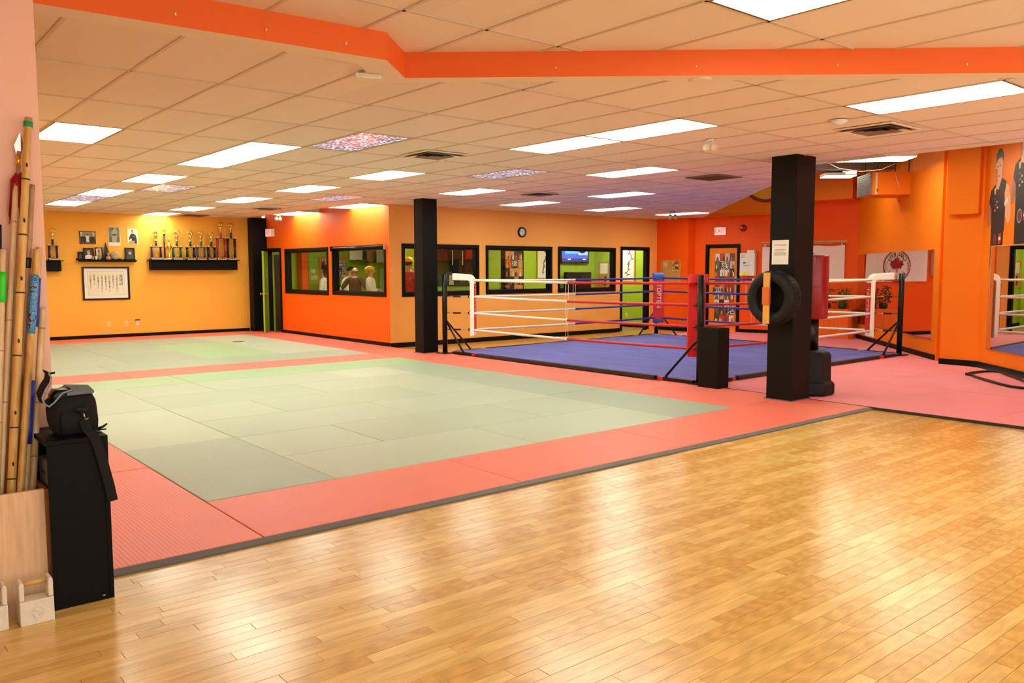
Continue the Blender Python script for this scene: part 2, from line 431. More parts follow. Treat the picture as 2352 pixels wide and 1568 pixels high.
def text(name, body, size, mat, parent, loc, rot=(PI/2, 0, 0), depth=0.0008, spacing=1.0, align='CENTER', sx=1.0):
    cu = bpy.data.curves.new(name, 'FONT'); cu.body = body; cu.size = size; cu.extrude = depth
    cu.align_x = align; cu.align_y = 'CENTER'; cu.space_line = spacing; cu.resolution_u = 3
    o = bpy.data.objects.new('font_source', cu); COL.objects.link(o)
    TEXTS.append((o, name, mat, parent, loc, rot, sx))
def flush_texts():
    bpy.context.view_layer.update()
    dg = bpy.context.evaluated_depsgraph_get()
    for o, name, mat, parent, loc, rot, sx in TEXTS:
        me = bpy.data.meshes.new_from_object(o.evaluated_get(dg)); me.name = name
        me.materials.clear(); me.materials.append(MATS[mat])
        n = bpy.data.objects.new(name, me); COL.objects.link(n); n.parent = parent
        n.location = loc; n.rotation_euler = rot; n.scale = (sx, 1, 1)
    for o, *_ in TEXTS:
        cu = o.data; bpy.data.objects.remove(o); bpy.data.curves.remove(cu)
def clip(poly, a, b, c):
    """keep the part of a polygon where a*x + b*y >= c"""
    out = []
    for i in range(len(poly)):
        p, q = poly[i], poly[(i+1) % len(poly)]
        dp = a*p[0]+b*p[1]-c; dq = a*q[0]+b*q[1]-c
        if dp >= 0: out.append(p)
        if (dp >= 0) != (dq >= 0):
            t = dp/(dp-dq); out.append((p[0]+(q[0]-p[0])*t, p[1]+(q[1]-p[1])*t))
    return out
def area(p): return 0.5*sum(p[i][0]*p[(i+1) % len(p)][1]-p[(i+1) % len(p)][0]*p[i][1] for i in range(len(p)))
def holed(mb, s0, s1, z0, z1, y0, y1, holes):
    """wall slab in its own frame with rectangular openings"""
    S = sorted({s0, s1}|{h[0] for h in holes}|{h[1] for h in holes}); Z = sorted({z0, z1}|{h[2] for h in holes}|{h[3] for h in holes})
    S = [x for x in S if s0 <= x <= s1]; Z = [x for x in Z if z0 <= x <= z1]
    for i in range(len(S)-1):
        for j in range(len(Z)-1):
            cx, cz = (S[i]+S[i+1])/2, (Z[j]+Z[j+1])/2
            if any(h[0] < cx < h[1] and h[2] < cz < h[3] for h in holes): continue
            mb.box(S[i], S[i+1], y0, y1, Z[j], Z[j+1])
    return mb

# wall frames: local x runs to the right along the wall as seen from the hall, local y goes INTO the wall
FAR = dict(loc=(0, 21.15, 0), rz=0.0)
OFF = dict(loc=(8.95, 0, 0), rz=-PI/2)              # local x = -world y
MID = dict(loc=(0, 14.75, 0), rz=0.0)
EX = dict(loc=(17.6, 13.7, 0), rz=math.atan2(-4.1, 0.9))
D1 = dict(loc=(18.46, 9.71, 0), rz=math.radians(-137))         # diagonal wall, local x towards the camera side
D2 = dict(loc=(14.36, 5.46, 0), rz=math.radians(-134.4))
def at(fr, x, y, z):
    c, s = math.cos(fr['rz']), math.sin(fr['rz'])
    return (fr['loc'][0]+c*x-s*y, fr['loc'][1]+s*x+c*y, fr['loc'][2]+z)
def on(fr, name, label, cat, x, z, group=None, kind=None, y=0.0):
    return thing(name, label, cat, at(fr, x, y, z), fr['rz'], group, kind)

# ------------------------------------------------------------------ the shell: walls
ZC = 2.95                       # main drop ceiling
ZU = 3.105                      # front ceiling beyond the bulkhead
ZH = 3.95                       # open ceiling over the boxing corner
MT = 0.03                       # top of the floor mats
w = MB().box(0.865, 8.95, 0, 0.15, 0, 3.1)
struct(w.build('wall_far', 'amber_paint', None, FAR['loc']), 'amber yellow painted wall at the far end behind the trophies', 'wall')
W1 = (-19.70, -17.50, 1.10, 2.08); W2 = (-17.18, -14.95, 1.12, 2.08); DO1 = (-20.86, -20.06, 0, 2.11)
struct(holed(MB(), -20.95, -14.752, 0, 3.1, 0, 0.14, [W1, W2, DO1]).build('wall_office', 'red_orange_paint', None, OFF['loc'], OFF['rz']),
       'bright red orange wall with two office windows beside the green door', 'wall')
W3 = (9.31, 11.20, 1.12, 2.10); W4 = (11.52, 13.41, 1.13, 2.10); W5 = (13.73, 15.62, 1.13, 2.11); DO2 = (15.94, 16.92, 0, 2.14)
struct(holed(MB(), 8.952, 17.3, 0, 3.1, 0, 0.14, [W3, W4, W5, DO2]).build('wall_middle', 'amber_paint_2', None, MID['loc']),
       'light orange wall with three windows and a doorway behind the boxing ring', 'wall')
w = MB().prism([(17.3, 13.7), (18.2, 13.7), (18.2, 14.9), (17.3, 14.9)], 0, 3.1)
struct(w.build('wall_exit_corner', 'deep_orange_paint'), 'deep red orange wall corner holding the cork board near the doorway', 'wall')
DO3 = (0.37, 1.17, 0, 2.19)
struct(holed(MB(), -0.02, 4.2, 0, 4.0, 0, 0.15, [DO3]).build('wall_exit', 'deep_orange_paint', None, EX['loc'], EX['rz']),
       'deep red orange wall with the exit door and the white flag', 'wall')
struct(MB().box(-0.1, 5.0, 0, 0.15, 0, 4.0).build('wall_diagonal', 'orange_paint', None, D1['loc'], D1['rz']),
       'orange diagonal wall behind the long mirror by the ring', 'wall')
struct(MB().box(-0.12, 5.2, 0, 0.15, 0, 4.0).build('wall_right', 'orange_paint', None, D2['loc'], D2['rz']),
       'orange wall at the right edge with the fighter decals', 'wall')
struct(MB().box(10.8, 10.95, -3, 1.85, 0, 4.0).build('wall_front_right', 'orange_paint'), 'orange side wall outside the right edge of the view', 'wall')
p = thing('wall_pilaster', 'orange square pilaster between the two mirrors', 'wall', kind='structure')
MB().prism([(14.36, 6.05), (14.36, 5.461), (14.46, 5.461), (15.04, 6.05)], 0, 4.0).build('pilaster_shaft', 'orange_paint', p)
MB().prism([(14.70, 6.049), (15.4, 6.049), (15.4, 6.78), (14.98, 6.38), (14.80, 6.24)], 0, 4.0).build('pilaster_return', 'orange_paint', p)
MB().prism([(14.24, 5.95), (14.24, 5.50), (14.55, 5.50), (14.9, 5.95)], 2.5, 3.93).build('pilaster_box', 'orange_paint', p)
struct(MB().box(-2.6, 0.865, 4.75, 4.95, 0, 3.14).build('wall_left', 'salmon_lit_paint'), 'salmon pink wall at the left edge behind the bamboo poles', 'wall')
struct(MB().box(0.715, 0.865, 4.95, 21.3, 0, 3.1).build('wall_left_side', 'amber_paint'), 'side wall of the mat area hidden behind the salmon wall', 'wall')
struct(MB().box(-2.75, -2.6, -3, 4.95, 0, 3.14).build('wall_front_left', 'salmon_lit_paint'), 'salmon side wall outside the left edge of the view', 'wall')

# baseboards
def base(name, fr, x0, x1, label, h=0.085, z=0.0):
    struct(MB().box(x0, x1, -0.016, -0.001, z, z+h).build(name, 'black_paint', None, fr['loc'], fr['rz']), label, 'baseboard')
base('baseboard_far', FAR, 0.87, 8.54, 'black baseboard along the amber far wall', 0.075, 0.03)
base('baseboard_office', OFF, -19.98, -14.76, 'black baseboard below the red orange office wall', 0.075, 0.03)
base('baseboard_middle', MID, 8.95, 15.86, 'black baseboard along the light orange wall behind the ring', 0.1)
base('baseboard_exit', EX, 1.25, 4.05, 'black baseboard along the deep orange exit wall', 0.09, 0.02)
base('baseboard_diagonal', D1, 0.02, 4.95, 'black baseboard below the long mirror', 0.1, 0.02)
base('baseboard_right', D2, 0.02, 5.1, 'black baseboard below the right mirror', 0.1, 0.02)
struct(MB().box(17.285, 17.299, 13.69, 14.74, 0, 0.1).build('baseboard_corner', 'black_paint'), 'black baseboard under the cork board corner', 'baseboard')
struct(MB().box(14.342, 14.359, 5.44, 6.06, 0.02, 0.12).build('baseboard_pilaster', 'black_paint'), 'black baseboard of the orange pilaster', 'baseboard')

# black columns
def column(name, x0, x1, y0, y1, z0, label):
    c = thing(name, label, 'column', (0, 0, 0), kind='structure')
    MB().box(x0, x1, y0, y1, z0, ZC+0.02).build('column_shaft', 'black_paint', c, bevel=0.006)
    MB().box(x0-0.02, x1+0.02, y0-0.02, y1+0.02, z0, z0+0.008).build('column_foot', 'grey_strip', c)
    return c
column('column_near', 8.83, 9.24, 5.42, 5.76, MT, 'black square column carrying the tire and the attention notice')
column('column_ring', 8.70, 9.03, 13.13, 13.43, MT, 'black square column beside the white ring corner')
struct(MB().box(8.56, 8.949, 20.86, 21.149, MT, ZC+0.02).build('column_door', 'black_paint'), 'black corner pillar between the trophies and the green door', 'column')

# ------------------------------------------------------------------ floors
def project(x, y, z):
    d = Vector((x, y, z-CAM_H)); k = d.dot(fw)
    if k < 0.05: return None
    return 1176+1896.4*d.dot(rt)/k, 784-1896.4*d.dot(up)/k
fl = struct(MB().box(-2.75, 9.3, -3, 4.95, -0.05, -0.004).build('floor', 'subfloor'), 'honey coloured oak strip floor in the foreground', 'floor')
PW = 0.0775
planks = []
row = 0; y = 4.582
r2 = random.Random(21)
while y > -3:
    x = -2.6-r2.random()*0.9
    while x < 9.22:
        L = r2.choice((0.3, 0.42, 0.55, 0.7, 0.85, 1.05, 1.2))*r2.uniform(0.9, 1.1)
        a, b = max(x, -2.6), min(x+L, 9.24)
        if b-a > 0.03: planks.append((a, b, y-PW, y))
        x += L
    y -= PW; row += 1
def seen(p):
    a, b, c, d = p; pts = [project(px, py, 0) for px, py in ((a, c), (b, c), (b, d), (a, d))]
    if any(q is None for q in pts): return 0
    poly = pts
    for k in ((1, 0, 0), (-1, 0, -2352), (0, 1, 0), (0, -1, -1568)):
        poly = clip(poly, *k)
        if len(poly) < 3: return 0
    return abs(area(poly))
planks = sorted(((seen(p), p) for p in planks), reverse=True)
rest = MB()
for i, (s_, (a, b, c, d)) in enumerate(planks):
    g = 0.0005; zt = r2.uniform(-0.0006, 0.0006)
    vs = [(a+g, c+g, -0.004), (b-g, c+g, -0.004), (b-g, d-g, -0.004), (a+g, d-g, -0.004)]
    e = 0.0014
    vs += [(a+e, c+e, zt), (b-e, c+e, zt), (b-e, d-e, zt), (a+e, d-e, zt)]
    fs = [(4, 5, 6, 7), (0, 1, 5, 4), (1, 2, 6, 5), (2, 3, 7, 6), (3, 0, 4, 7)]
    if i < 300 and s_ > 0: MB().add(vs, fs).build('plank', 'oak_floor', fl)
    else: rest.add(vs, fs)
o = rest.build('small_planks', 'oak_floor', fl); o['kind'] = 'stuff'
struct(MB().box(9.0, 17.6, 13.25, 14.76, -0.05, 0.0).build('floor_back', 'far_floor'), 'pale wood floor strip between the ring and the light orange wall', 'floor')
struct(MB().box(9.0, 18.4, 14.76, 21.3, -0.05, 0.0).build('floor_office', 'office_floor'), 'tan floor of the green office', 'floor')
struct(MB().box(0.72, 9.25, 4.66, 21.3, -0.05, -0.001).build('floor_hall', 'subfloor'), 'concrete floor hidden under the judo mats', 'floor')

# judo mats: one area, each mat its own piece
ma = thing('judo_mat_area', 'large area of sage green judo mats with a red mat border', 'mat')
def jm(x0, x1, y0, y1, mat):
    g = 0.003; zt = MT+rnd.uniform(-0.0012, 0.0012)
    xc, yc = (x0+x1)/2, (y0+y1)/2
    m = MB(); a, b, e = (x1-x0)/2-g, (y1-y0)/2-g, 0.004
    vs = [(-a, -b, 0.001), (a, -b, 0.001), (a, b, 0.001), (-a, b, 0.001), (-a, -b, zt-e), (a, -b, zt-e), (a, b, zt-e), (-a, b, zt-e),
          (-a+e, -b+e, zt), (a-e, -b+e, zt), (a-e, b-e, zt), (-a+e, b-e, zt)]
    fs = [(0, 1, 5, 4), (1, 2, 6, 5), (2, 3, 7, 6), (3, 0, 4, 7), (4, 5, 9, 8), (5, 6, 10, 9), (6, 7, 11, 10), (7, 4, 8, 11), (8, 9, 10, 11)]
    m.add(vs, fs).build('mat', mat, ma, (xc, yc, 0))
Y0 = 4.63
XS = (1.92, 3.92, 5.94, 7.95)
for a, b in zip(XS, XS[1:]): jm(a, b, Y0, 5.6, 'mat_red')
yy = [Y0, 6.9, 8.9, 10.9, 12.9, 14.9, 16.9, 18.9, 21.1]
for a, b in zip(yy, yy[1:]): jm(1.03, 1.92, a, b, 'mat_red')
for a, b in zip([Y0]+[5.65+2*i for i in range(8)], [5.65+2*i for i in range(8)]+[21.1]):
    if b > a: jm(7.95, 8.945 if a > 13.5 else 9.18 if b < 7.7 else 9.06, a, b, 'mat_red')
def row_of(y0, y1, xs, mat):
    for a, b in zip(xs, xs[1:]): jm(a, b, y0, y1, mat)
for a, b in ((5.6, 7.65), (7.65, 9.75), (9.75, 11.8)): jm(1.92, 2.905, a, b, 'mat_sage_dull' if a < 6 else 'mat_sage')
for k, y0 in enumerate((5.6, 6.58, 7.62, 8.66, 9.7, 10.75)):
    y1 = (6.58, 7.62, 8.66, 9.7, 10.75, 11.8)[k]
    row_of(y0, y1, (2.905, 4.93, 6.95) if k % 2 == 0 else (2.905, 3.9, 5.9, 6.95), 'mat_sage')
for a, b in ((5.6, 7.7), (7.7, 9.75), (9.75, 11.8)): jm(6.95, 7.95, a, b, 'mat_sage_dull')
row_of(11.8, 12.82, (1.92, 3.9, 5.9, 7.95), 'mat_green')
row_of(12.82, 13.8, (1.92, 3.4, 5.4, 7.95), 'mat_red')
row_of(13.8, 14.85, (1.92, 3.4, 5.4, 7.95), 'mat_sage_dull')
for k in range(3):
    y0 = 14.85+k*1.7; row_of(y0, y0+1.7, (1.92, 3.9, 5.2), 'mat_sage_dull'); row_of(y0, y0+1.7, (5.2, 6.6), 'mat_green' if k < 2 else 'mat_sage_dull'); row_of(y0, y0+1.7, (6.6, 7.95), 'mat_sage')
row_of(19.95, 21.1, (1.92, 3.9, 5.9, 7.95), 'mat_red')
st = MB().prism([(1.03, 4.582), (9.3, 4.582), (9.3, 4.632), (1.03, 4.632)], 0.0, 0.012)
st.add([(1.03, 4.582, 0.0121), (9.3, 4.582, 0.0121), (9.3, 4.632, 0.026), (1.03, 4.632, 0.026)], [(0, 1, 2, 3)])
tag(st.build('mat_edge_strip', 'grey_strip'), 'grey rubber edging strip between the red mats and the oak floor', 'edging')

pk = thing('pink_floor_mat', 'pink foam flooring around and beside the boxing ring', 'mat')
def pink(pts):
    if len(pts) > 2: MB().prism(pts, 0.0, MT-0.004).build('foam_panel', 'pink_mat', pk)
PX = [9.205, 11.3, 13.4, 15.5, 18.9]; PY = [-3.0, -1.0, 1.2, 3.4, 5.6, 7.0, 9.2, 11.2, 13.245]
for i in range(4):
    for j in range(8):
        g = 0.002; q = [(PX[i]+g, PY[j]+g), (PX[i+1]-g, PY[j]+g), (PX[i+1]-g, PY[j+1]-g), (PX[i]+g, PY[j+1]-g)]
        q = clip(q, -1, 1, -8.78)
        if len(q) > 2: q = clip(q, -1, -0.2195, -17.6-13.7*0.2195+0.01)
        if len(q) > 2 and PY[j] < 3: q = clip(q, -1, 0, -10.8)
        if len(q) > 2: pink(q)
tag(MB().box(9.18, 9.204, -3, 6.95, 0.0, MT+0.001).build('floor_joint_strip', 'edge_wood_dark'), 'thin dark joint strip along the pink flooring', 'edging')

# ------------------------------------------------------------------ ceilings
GX = 0.61
XL = [3.50+GX*k for k in range(-5, 24)]
YL = [-3.7, -2.5, -1.26, -0.04, 1.18, 2.40, 3.62, 4.82, 6.05, 7.26, 8.52, 9.74, 10.95, 12.2, 13.52, 14.88, 16.35, 17.80, 19.20, 20.05, 21.15]
lights = {}       # (ix, iy) -> (panel kind)
def cell(x, y):
    ix = max(i for i in range(len(XL)) if XL[i] <= x+0.02); iy = max(i for i in range(len(YL)) if YL[i] <= y+0.02)
    return ix, iy
for x, y in ((1.67, 8.52), (3.5, 8.52), (3.5, 9.74), (3.5, 12.2), (3.5, 14.88), (3.5, 17.8), (5.94, 20.05), (5.94, 17.8), (5.94, 14.88), (5.94, 12.2), (5.94, 9.74),
             (8.38, 14.88), (8.38, 17.80), (8.38, 10.95), (5.94, 4.82), (5.94, 6.05), (8.38, 7.26), (10.82, 12.2), (10.82, 9.74), (13.26, 12.2), (15.70, 12.2), (6.55, 2.40), (1.06, 12.2), (1.06, 16.35)):
    lights[cell(x, y)] = 'lit'
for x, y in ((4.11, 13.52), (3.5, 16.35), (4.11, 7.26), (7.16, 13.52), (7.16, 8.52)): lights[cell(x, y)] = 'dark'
ceil = thing('ceiling', 'tan drop ceiling of rectangular tiles over the mats', 'ceiling', kind='structure')
TH = 0.014
def tile(poly, z, parent):
    if len(poly) < 3: return
    A = area(poly)
    if A < 0: poly = poly[::-1]; A = -A
    if A < 0.01: return
    xs = [p[0] for p in poly]; ys = [p[1] for p in poly]; cx, cy = (min(xs)+max(xs))/2, (min(ys)+max(ys))/2
    key = tuple((round(p[0]-cx, 3), round(p[1]-cy, 3)) for p in poly)
    if key not in TILES: TILES[key] = MB().prism([(p[0]-cx, p[1]-cy) for p in poly], 0, TH).mesh('ceiling_tile', 'ceiling_tile')
    inst(TILES[key], 'ceiling_tile', parent, (cx, cy, z))
TILES = {}
def region(poly):
    """pieces of a cell that lie in the main drop ceiling"""
    out = []
    xs = [p[0] for p in poly]; x0, x1 = min(xs), max(xs)
    poly = clip(poly, 1, 0, 0.87)
    ymax = 14.75 if x0 > 8.3 else 21.15
    poly = clip(poly, 0, -1, -ymax) if len(poly) > 2 else poly
    parts = []
    if len(poly) < 3: return []
    if x1 <= 2.78: parts = [clip(poly, 0.071, 1, 4.95)]
    else:
        for a in ((clip(poly, -1, 0, -2.78), (0.071, 1, 4.95)), (clip(clip(poly, 1, 0, 2.78) or [], -1, 0, -3.15) if len(clip(poly, 1, 0, 2.78)) > 2 else [], (-1.03, 1, 4.74-1.03*2.78)), (clip(poly, 1, 0, 3.15), (0.877, 1, 5.12+0.877*3.15))):
            if len(a[0]) > 2: parts.append(clip(a[0], *a[1]))
    for q in parts:
        if len(q) < 3: continue
        ym = max(p[1] for p in q)
        if x1 > 9.7:
            if ym < 5.8: q = clip(q, -1, 0, -9.76)
            else: q = clip(q, -1, 1, -4.0)
            if len(q) > 2: q = clip(q, -1, -0.2195, -17.6-13.7*0.2195)
        if len(q) > 2: out.append(q)
    return out
lamp_cells = []
for i in range(len(XL)-1):
    for j in range(len(YL)-1):
        x0, x1, y0, y1 = XL[i], XL[i+1], YL[j], YL[j+1]
        if (i, j) in lights: lamp_cells.append((x0, x1, y0, min(y1, 21.14), lights[(i, j)])); continue
        g = 0.004
        for q in region([(x0+g, y0+g), (x1-g, y0+g), (x1-g, y1-g), (x0+g, y1-g)]):
            tile(q, ZC+0.006, ceil)
BW = 0.012
def band(p, q, z, parent, name='grid_runner', mat='tbar', wd=BW):
    d = Vector((q[0]-p[0], q[1]-p[1])); L = d.length
    MB().box(-wd, L, -wd, wd, 0, 0.012).build(name, mat, parent, (p[0], p[1], z), math.atan2(d.y, d.x))
def lower_y(x):      # near limit of the main ceiling at x
    if x < 2.78: return 4.95-0.071*x
    if x < 3.15: return 4.74+1.03*(x-2.78)
    y = 5.12-0.877*(x-3.15)
    return max(y, x-4.0) if x > 9.76 else y
for x in XL:
    if 0.9 < x < 17.4:
        y0 = lower_y(x); y1 = 21.14 if x < 8.6 else 14.74
        if x > 16.5: y1 = min(y1, 13.7+(17.6-x)/0.2195*1.0)
        if y1 > y0: band((x, y0), (x, min(y1, 21.14)), ZC, ceil)
for y in YL:
    if y > 21: continue
    # x range at this y
    if y < 4.7: x0 = 3.15+(5.12-y)/0.877; x1 = 9.76
    else: x0 = 0.87; x1 = 9.76 if y < 5.76 else min(y+4.0, 17.55)
    if y > 14.75: x1 = 8.95
    if y > 4.7 and y < 5.12: 
        band((0.87, y+0.1), (2.7, y+0.1), ZC+0.003, ceil); x0 = 3.15+(5.12-y)/0.877
    if x1 > x0: band((x0, y), (x1, y), ZC, ceil)
# ceiling edge over the boxing corner
ed = MB()
def edge_beam(p, q, h0, h1, wd, mb):
    d = Vector((q[0]-p[0], q[1]-p[1])).normalized(); n = Vector((-d.y, d.x))*wd
    mb.prism([(p[0]-n.x, p[1]-n.y), (q[0]-n.x, q[1]-n.y), (q[0]+n.x, q[1]+n.y), (p[0]+n.x, p[1]+n.y)], h0, h1)
edge_beam((9.77, -3), (9.77, 5.76), ZC-0.008, ZC+0.12, 0.035, ed)
edge_beam((9.77, 5.76), (17.45, 13.44), ZC-0.008, ZC+0.12, 0.035, ed)
ed.build('ceiling_edge', 'soffit_beige', ceil)
# front ceiling over the camera
cu_ = thing('ceiling_front', 'higher tan tile ceiling in front of the orange bulkhead', 'ceiling', kind='structure')
XU = [3.89+GX*k for k in range(-11, 11)]; YU = [4.2-1.22*k for k in range(-1, 7)]
up_lights = {}
for x, y in ((3.89, 1.76), (0.84, 0.54), (6.94, -0.68), (3.89, -1.9)):
    up_lights[(round(x, 1), round(y, 1))] = 1
def up_region(poly):
    out = []
    a = clip(poly, -1, 0, -2.83)
    if len(a) > 2: a = clip(a, -0.071, -1, -4.90)
    if len(a) > 2: out.append(a)
    a = clip(poly, 1, 0, 2.83)
    if len(a) > 2: a = clip(a, -1, 0, -3.18)
    if len(a) > 2: a = clip(a, 0.97, -1, 0.97*2.83-4.70)
    if len(a) > 2: out.append(a)
    b = clip(poly, 1, 0, 3.18)
    if len(b) > 2: b = clip(b, -0.877, -1, -5.06-0.877*3.18)
    if len(b) > 2: b = clip(b, -1, 0, -9.76)
    if len(b) > 2: out.append(b)
    return out
for i in range(len(XU)-1):
    for j in range(len(YU)-1):
        x0, x1, y1, y0 = XU[i], XU[i+1], YU[j], YU[j+1]
        if (round(x0, 1), round(y0, 1)) in up_lights: lamp_cells.append((x0, x1, y0, y1, 'upper')); continue
        g = 0.004
        for q in up_region([(x0+g, y0+g), (x1-g, y0+g), (x1-g, y1-g), (x0+g, y1-g)]): tile(q, ZU+0.006, cu_)
for x in XU:
    y1 = 4.90-0.071*x if x < 3.05 else 5.06-0.877*(x-3.15)
    if x < 9.7 and y1 > -3: band((x, -3), (x, y1), ZU, cu_)
for y in YU:
    if y < 4.5: band((-2.6, y), (min(3.15+(5.06-y)/0.877, 9.7), y), ZU, cu_)
# orange bulkhead between the two ceilings
OUT = [(0.865, 4.80), (2.83, 4.66), (3.18, 5.0), (9.76, -0.77)]
INN = [(0.865, 4.98), (2.72, 4.85), (3.12, 5.25), (9.76, -0.57)]
bk = thing('trim_1', 'bright orange ceiling bulkhead crossing the top of the view', 'bulkhead', kind='structure')
m = MB()
for (p, q) in zip(OUT, OUT[1:]):
    m.quad((*p, ZC-0.012), (*q, ZC-0.012), (*q, ZU+0.03), (*p, ZU+0.03))
m.build('bulkhead_face', 'bulkhead_orange', bk)
m = MB()
for k in range(3):
    a, b, c, d = OUT[k], OUT[k+1], INN[k+1], INN[k]
    m.add([(*a, ZC-0.012), (*b, ZC-0.012), (*c, ZC-0.012), (*d, ZC-0.012), (*c, ZC+0.02), (*d, ZC+0.02)], [(3, 2, 1, 0), (2, 3, 5, 4)])
m.build('bulkhead_underside', 'soffit_beige', bk)
for x, y in ((1.55, 4.745), (2.05, 4.71), (2.55, 4.675)): MB().ball((x, y-0.001, 3.0), (0.006, 0.003, 0.01), 6, 4).build('plaster_chip', 'paper', bk)
for t in (0.12, 0.23, 0.34, 0.44, 0.54):
    x = 3.18+6.58*t; y = 5.0-5.77*t; MB().ball((x, y, 3.0), (0.005, 0.005, 0.008), 6, 4).build('plaster_chip', 'paper', bk)
# open ceiling over the boxing corner
struct(MB().prism([(9.8, -3), (10.95, -3), (10.95, 1.9), (19.2, 9.2), (19.2, 14.0), (17.4, 13.7), (9.8, 6.0)], ZH, ZH+0.1).build('ceiling_open', 'plenum'), 'dark open ceiling above the boxing corner', 'ceiling')
# orange bulkhead with the painted sun above the exit door
sf = on(EX, 'trim_2', 'orange bulkhead with a painted yellow sun above the exit door', 'bulkhead', 0, 0, kind='structure')
MB().box(-0.3, 2.7, -0.25, -0.001, ZC, ZH-0.005).build('bulkhead_box', 'orange_paint', sf)
def half_disc(r_, y, nm, mt):
    cz, top = 3.92, ZH-0.01; a0 = math.asin((top-cz)/r_)
    angs = [PI-a0+(PI+2*a0)*k/40 for k in range(41)]
    MB().slab([(1.99+r_*math.cos(a), cz+r_*math.sin(a)) for a in angs], y-0.0015, y).build(nm, mt, sf)
half_disc(0.68, -0.2505, 'painted_sun_border', 'sun_border'); half_disc(0.595, -0.2525, 'painted_sun', 'bulkhead_yellow')
struct(MB().box(2.75, 4.1, -0.62, -0.001, 3.2, 3.95).build('trim_3', 'orange_paint', None, EX['loc'], EX['rz']), 'orange boxed duct along the top of the exit wall', 'bulkhead')

# office and hallway behind the windows
of = thing('wall_office_inside', 'lime green walls of the office behind the windows', 'wall', kind='structure')
MB().box(9.09, 13.2, 20.9, 21.05, 0, 2.7).build('office_wall', 'lime_paint', of)
MB().box(11.0, 17.5, 17.3, 17.42, 0, 2.7).build('office_wall', 'lime_paint', of)
MB().box(13.1, 13.2, 17.42, 20.9, 0, 2.7).build('office_wall', 'lime_paint', of)
MB().box(17.5, 17.6, 14.9, 17.42, 0, 2.7).build('office_wall', 'lime_paint', of)
MB().box(9.091, 9.10, 14.9, 20.05, 0, 1.05).build('office_lining', 'lime_paint', of)
MB().box(9.8, 9.98, 20.6, 20.9, 0, 2.7).build('office_post', 'deep_orange_paint', of)
MB().box(17.485, 17.499, 14.9, 17.29, 0, 0.1).build('hall_baseboard', 'black_paint', of)
struct(MB().box(9.0, 17.6, 14.88, 21.05, 2.7, 2.78).build('ceiling_office', 'office_ceiling'), 'pale ceiling inside the green office', 'ceiling')
struct(MB().box(-3, 19.5, -3, 21.5, 4.06, 4.12).build('ceiling_light_block', 'plenum'), 'unseen slab added above the suspended ceilings to block stray daylight', 'ceiling')  # added slab, never seen, stops daylight leaking in from above

# ------------------------------------------------------------------ ceiling lights
def lamp(x0, x1, y0, y1, z, label, kind):
    cx, cy = (x0+x1)/2, (y0+y1)/2; a, b = (x1-x0)/2-0.004, (y1-y0)/2-0.004
    t = thing('ceiling_light', label, 'ceiling light', (cx, cy, z), group='recessed ceiling light panels')
    fr = MB(); f = 0.018
    for q in ((-a, a, -b, -b+f), (-a, a, b-f, b), (-a, -a+f, -b+f, b-f), (a-f, a, -b+f, b-f)): fr.box(*q, 0.0, 0.02)
    fr.build('light_frame', 'tbar', t)
    d = MB(); d.box(-a+f, a-f, -b+f, b-f, 0.006, 0.012)
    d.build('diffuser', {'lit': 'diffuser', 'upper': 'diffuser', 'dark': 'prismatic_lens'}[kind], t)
    MB().box(-a, a, -b, b, 0.021, 0.09).build('housing', 'white_plastic', t)
    return t
NAMES = {
 (1.67, 8.52): 'lit ceiling panel next to the salmon wall at the upper left', (3.5, 8.52): 'nearer half of the long lit double panel at the left', (3.5, 9.74): 'farther half of the long lit double panel at the left',
 (3.5, 12.2): 'lit ceiling panel between the left double panel and the trophies', (3.5, 14.88): 'lit ceiling panel in front of the unlit one near the amber wall', (3.5, 17.8): 'lit ceiling panel farthest left above the amber wall',
 (5.94, 20.05): 'lit ceiling panel touching the amber wall above the trophies', (5.94, 17.8): 'lit panel one row before the trophy wall', (5.94, 14.88): 'lit panel two rows before the trophy wall', (5.94, 12.2): 'lit panel three rows before the trophy wall',
 (5.94, 9.74): 'lit panel in the middle of the mat ceiling, right of the unlit silver panel', (8.38, 14.88): 'lit panel washing the red orange wall above its right window', (8.38, 17.8): 'lit panel washing the red orange wall near the green door',
 (8.38, 10.95): 'lit panel just right of the ring side black column top', (5.94, 4.82): 'nearer half of the long lit double panel in the middle', (5.94, 6.05): 'farther half of the long lit double panel in the middle',
 (8.38, 7.26): 'lit panel left of the near black column, above the red ring corner', (10.82, 12.2): 'lit panel above the wall clock', (10.82, 9.74): 'lit panel over the ring in front of the clock', (13.26, 12.2): 'lit panel over the far side of the ring near the doorway',
 (15.70, 12.2): 'lit panel closest to the exit door', (6.55, 2.40): 'large lit panel at the right below the orange bulkhead',
 (4.11, 13.52): 'unlit silvery lens panel near the amber wall', (3.5, 16.35): 'unlit silvery lens panel at the far left', (4.11, 7.26): 'large unlit silvery lens panel beside the left double light', (7.16, 13.52): 'unlit silvery lens panel in front of the red orange wall', (7.16, 8.52): 'unlit silvery lens panel over the middle of the mats',
 (3.89, 1.76): 'large lit panel cut off by the top edge of the photo'}
def name_of(x, y):
    for k, v in NAMES.items():
        if abs(k[0]-x) < 0.05 and abs(k[1]-y) < 0.05: return v
    return 'lit ceiling panel outside the frame at x %d y %d' % (round(x*10), round(y*10))
n_out = 0
OUTN = ['lit ceiling panel hidden behind the salmon wall', 'lit ceiling panel hidden behind the salmon wall, farther back', 'lit ceiling panel above and left of the camera', 'lit ceiling panel above and right of the camera', 'lit ceiling panel behind the camera', 'lit ceiling panel far behind the camera']
